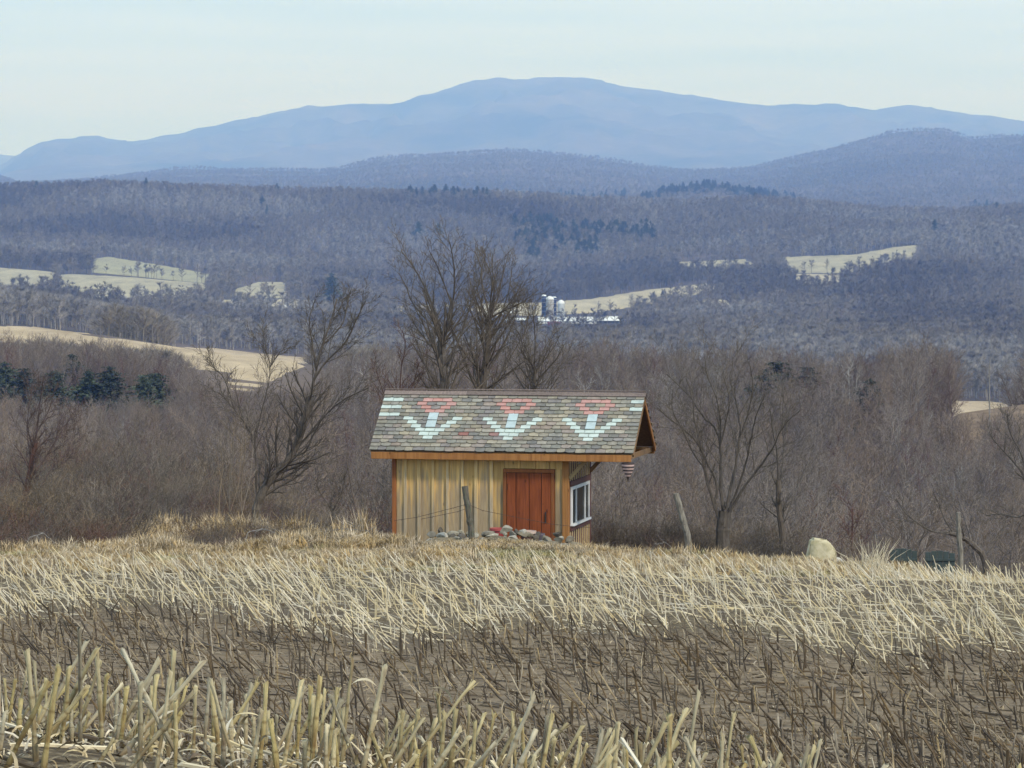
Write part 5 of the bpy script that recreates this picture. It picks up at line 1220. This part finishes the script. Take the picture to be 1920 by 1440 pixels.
# the rest of the stubble: pale rows beyond, mud-coated rows in the hollow
def bent_stalk(seed, r):
    rng = random.Random(seed); mb = MB(); H = .40; k = rng.uniform(.45, .8); d = Vector((rng.uniform(-.35, .35), rng.uniform(-.35, .35), rng.uniform(.5, .9))).normalized(); a = Vector((rng.uniform(-.02, .02), rng.uniform(-.02, .02), H * k))
    mb.tube([Vector((0, 0, -.05)), a * .5 + Vector((rng.uniform(-.008, .008), rng.uniform(-.008, .008), 0)), a, a + d * H * (1 - k)], [r * 1.15, r, r * .95, r * .5], 5)
    for q in range(rng.randint(1, 3)):                                  # torn leaf strips
        p = a * rng.uniform(.3, 1); e = p + Vector((rng.uniform(-1, 1), rng.uniform(-1, 1), rng.uniform(-.3, 1))).normalized() * rng.uniform(.06, .17); mb.spike(p, e, r * .55)
    return mb
pale_s = [template(stalk_geo(1200 + i, .40, random.Random(i).uniform(.006, .0095), 5, True, nodes=False), 'stalk_form', M['straw']) for i in range(5)] + [template(bent_stalk(1260 + i, random.Random(i).uniform(.005, .009)), 'stalk_form', M['straw']) for i in range(6)]
mud_s = [template(stalk_geo(1220 + i, .40, random.Random(i).uniform(.008, .0125), 5, True, nodes=False), 'stalk_form', M['mud_stalk']) for i in range(5)] + [template(bent_stalk(1280 + i, random.Random(i).uniform(.006, .0095)), 'stalk_form', M['mud_stalk']) for i in range(6)]
M['straw_dirty'] = mat('dirty_straw', (0.46, 0.37, 0.235), (0.17, 0.125, 0.08), 8, rand=.4)
dirt_s = [template(stalk_geo(1240 + i, .40, random.Random(i).uniform(.006, .0095), 5, True, nodes=False), 'stalk_form', M['straw_dirty']) for i in range(4)] + [template(bent_stalk(1290 + i, .007), 'stalk_form', M['straw_dirty']) for i in range(4)]
def stubble(n_rows, seed):
    rng = np.random.default_rng(seed); X, Y = [], []
    d = np.array([math.cos(R(-7)), math.sin(R(-7))]); nn = np.array([-d[1], d[0]])
    for j in range(n_rows):
        s = np.arange(-16, 16, .115); s = s + rng.normal(0, .05, len(s)); c = np.array([0, 16.5]) + nn * (j * .74)
        P = c + s[:, None] * d + rng.normal(0, .06, (len(s), 2)); k = rng.random(len(s)) < .86; X.append(P[k, 0]); Y.append(P[k, 1])
    return np.concatenate(X), np.concatenate(Y)
X, Y = stubble(66, 31)
px = 960 + F * X / np.maximum(Y, 1); edge = np.interp(px, [-300, 0, 500, 1000, 1400, 1560, 1700, 2200], [59.3, 59.3, 60, 60.4, 60.8, 61.5, 63.9, 64.2])
keep = (Y > 15.5 - .3 * X) & (Y < edge + nr.normal(0, .3, len(X))) & (px > -350) & (px < 2270); X, Y = X[keep], Y[keep]; Z = zg(X, Y)
md = mud_amt(X, Y); muddy = md > nr.uniform(.12, .88, len(X)) 
k_ = muddy | (nr.random(len(X)) < .84); X, Y, Z, muddy = X[k_], Y[k_], Z[k_], muddy[k_]
n = len(X); mode = nr.random(n)
half = nr.random(n) < .30
lean_p = np.where(muddy, .42, .62)
lean = np.where(mode < lean_p, nr.normal(-.68, .12, n), nr.normal(-.08, .09, n)); ln2 = nr.normal(.0, .13, n)
hs = np.where(mode < lean_p, nr.uniform(.8, 1.25, n), nr.uniform(.55, 1.0, n))
def euler(lx, ly, rz):
    out_ = np.zeros((len(lx), 3))
    for i in range(len(lx)): out_[i] = (Matrix.Rotation(lx[i], 3, 'X') @ Matrix.Rotation(ly[i], 3, 'Y') @ Matrix.Rotation(rz[i], 3, 'Z')).to_euler()
    return out_
ro_ = euler(ln2, lean, nr.uniform(0, 6.28, n)); thick = nr.uniform(.8, 1.25, n)
for nm, sel, tmp, lab in (('dirty_stubble', muddy & half, dirt_s, 'dull brown straw stubble mixed among the mud-coated rows'), ('pale_stubble', ~muddy, pale_s, 'bleached leaning corn stubble in rows across the sunny field'), ('muddy_stubble', muddy & ~half, mud_s, 'dark mud-coated corn stubble standing in the silted hollow')):
    scatter(nm, np.stack([X, Y, Z - .01], -1)[sel], ro_[sel], np.stack([thick, thick, hs], -1)[sel], tmp, lab, 'stubble')
# fallen stalks and scraps on the soil
def lying(seed, n, y0, y1):
    X, Y = fan_points(n, y0, y1, -350, 2270, seed); return X, Y, zg(X, Y)
X, Y, Z = lying(41, 5600, 8.6, 60.5); md = np.where(Y < 19, np.clip((Y - 9.5) / 5, .3, .8), mud_amt(X, Y)); muddy = md > nr.uniform(.2, .8, len(X)); n = len(X)
az = nr.normal(-.45, .55, n); el = nr.normal(.10, .10, n)
ro2 = np.zeros((n, 3))
for i in range(n): ro2[i] = (Matrix.Rotation(az[i], 3, 'Z') @ Matrix.Rotation(-math.pi / 2 + el[i], 3, 'Y')).to_euler()
sc2 = np.stack([nr.uniform(.5, 1.1, n)] * 2 + [nr.uniform(.4, 1.5, n)], -1); P = np.stack([X, Y, Z + .012], -1)
drop = muddy & (nr.random(n) < .25); lp_ = (~muddy) & (nr.random(n) < np.where(Y < 19, .55, .45))
scatter('fallen_pale_stalks', P[lp_], ro2[lp_], sc2[lp_], pale_s, 'bleached fallen corn stalks lying across the field', 'stubble')
scatter('fallen_muddy_stalks', P[muddy & ~drop], ro2[muddy & ~drop], sc2[muddy & ~drop], mud_s, 'muddy fallen corn stalks lying in the silted hollow', 'stubble')
husk_t = [template(leaf_geo(1300 + i, .20, .008, .006, .55), 'husk_form', M['litter']) for i in range(6)]; husk_d = [template(leaf_geo(1320 + i, .18, .008, .006, .75), 'husk_form', M['mud_stalk']) for i in range(4)]
X, Y, Z = lying(43, 26000, 18, 60.8); md = mud_amt(X, Y); muddy = md > .5; sel = ~muddy; n = len(X); s = nr.uniform(.25, .85, n); rr_ = np.stack([nr.normal(0, .25, n), nr.normal(0, .25, n), nr.uniform(0, 6.28, n)], -1)
husk_m = husk_d + [template(leaf_geo(1360 + i, .2, .008, .006, .5), 'husk_form', M['straw_dirty']) for i in range(4)]
scatter('hollow_litter', np.stack([X, Y, Z + .005], -1)[muddy], rr_[muddy], np.stack([s, s, s], -1)[muddy], husk_m, 'dark damp corn trash on the silted hollow', 'litter')
scatter('field_litter', np.stack([X, Y, Z + .005], -1)[sel], rr_[sel], np.stack([s, s, s], -1)[sel], husk_t, 'pale shredded corn leaves littering the far stubble', 'litter')
husk_n = [template(leaf_geo(1340 + i, .17, .0065, .006, .6), 'husk_form', M['litter_near']) for i in range(6)]
X2, Y2 = fan_points(9000, 8.2, 19, -250, 2170, 44); Z2 = zg(X2, Y2); n = len(X2); s = nr.uniform(.35, 1.0, n); dk = nr.random(n) < np.clip((Y2 - 9.6 - np.maximum(-X2, 0) * .9) / 3, .3, .92)
rr_ = np.stack([nr.normal(0, .25, n), nr.normal(0, .25, n), nr.uniform(0, 6.28, n)], -1)
for nm, sel, tmp, lab in (('near_litter', ~dk, husk_n, 'pale shredded corn leaves on the soil between the nearest stalks'), ('near_dark_litter', dk, husk_d, 'dark damp corn trash on the soil behind the nearest stalks')):
    scatter(nm, np.stack([X2, Y2, Z2 + .006], -1)[sel], rr_[sel], np.stack([s, s, s], -1)[sel], tmp, lab, 'litter')
M['clod'] = mat('soil_clod', (0.22, 0.165, 0.11), (0.08, 0.058, 0.038), 20, rand=.35, rough=.98)
def clod(seed):
    me = rock(seed, 1, .85, .55, 1, .8); me.materials.append(M['clod']); return bpy.data.objects.new('clod_form', me)
clods = [clod(1400 + i) for i in range(5)]
X, Y, Z = lying(47, 9000, 9, 61); n = len(X); s = np.clip(nr.lognormal(-3.75, .5, n), .008, .075)
scatter('soil_clods', np.stack([X, Y, Z], -1), rots(n, nr, .3), np.stack([s, s, s], -1), clods, 'crumbled brown soil clods between the stubble rows', 'soil')
# tall pale grass clump beside the boundary stone
gc = MB(); rgc = random.Random(9)
for i in range(70):
    a = rgc.uniform(-.2, .2); h = rgc.uniform(.35, .85); d = Vector((rgc.gauss(0, .25) + a * .6, rgc.gauss(0, .15), 1)).normalized(); p = Vector((a, rgc.uniform(-.08, .08), -.05)); q = p + d * h * .6; e2 = q + (d + Vector((d.x * 1.2, 0, -.15))).normalized() * h * .45
    gc.tube([p, q, e2], [.008, .006, .001], 4, cap=False)
cp = at(1638, 1078, 62.9); tag(gc.build('grass_clump', M['straw'], loc=(cp.x, cp.y, z1(cp.x, cp.y))), 'tall bleached grass clump right of the boundary stone', 'grass clump')
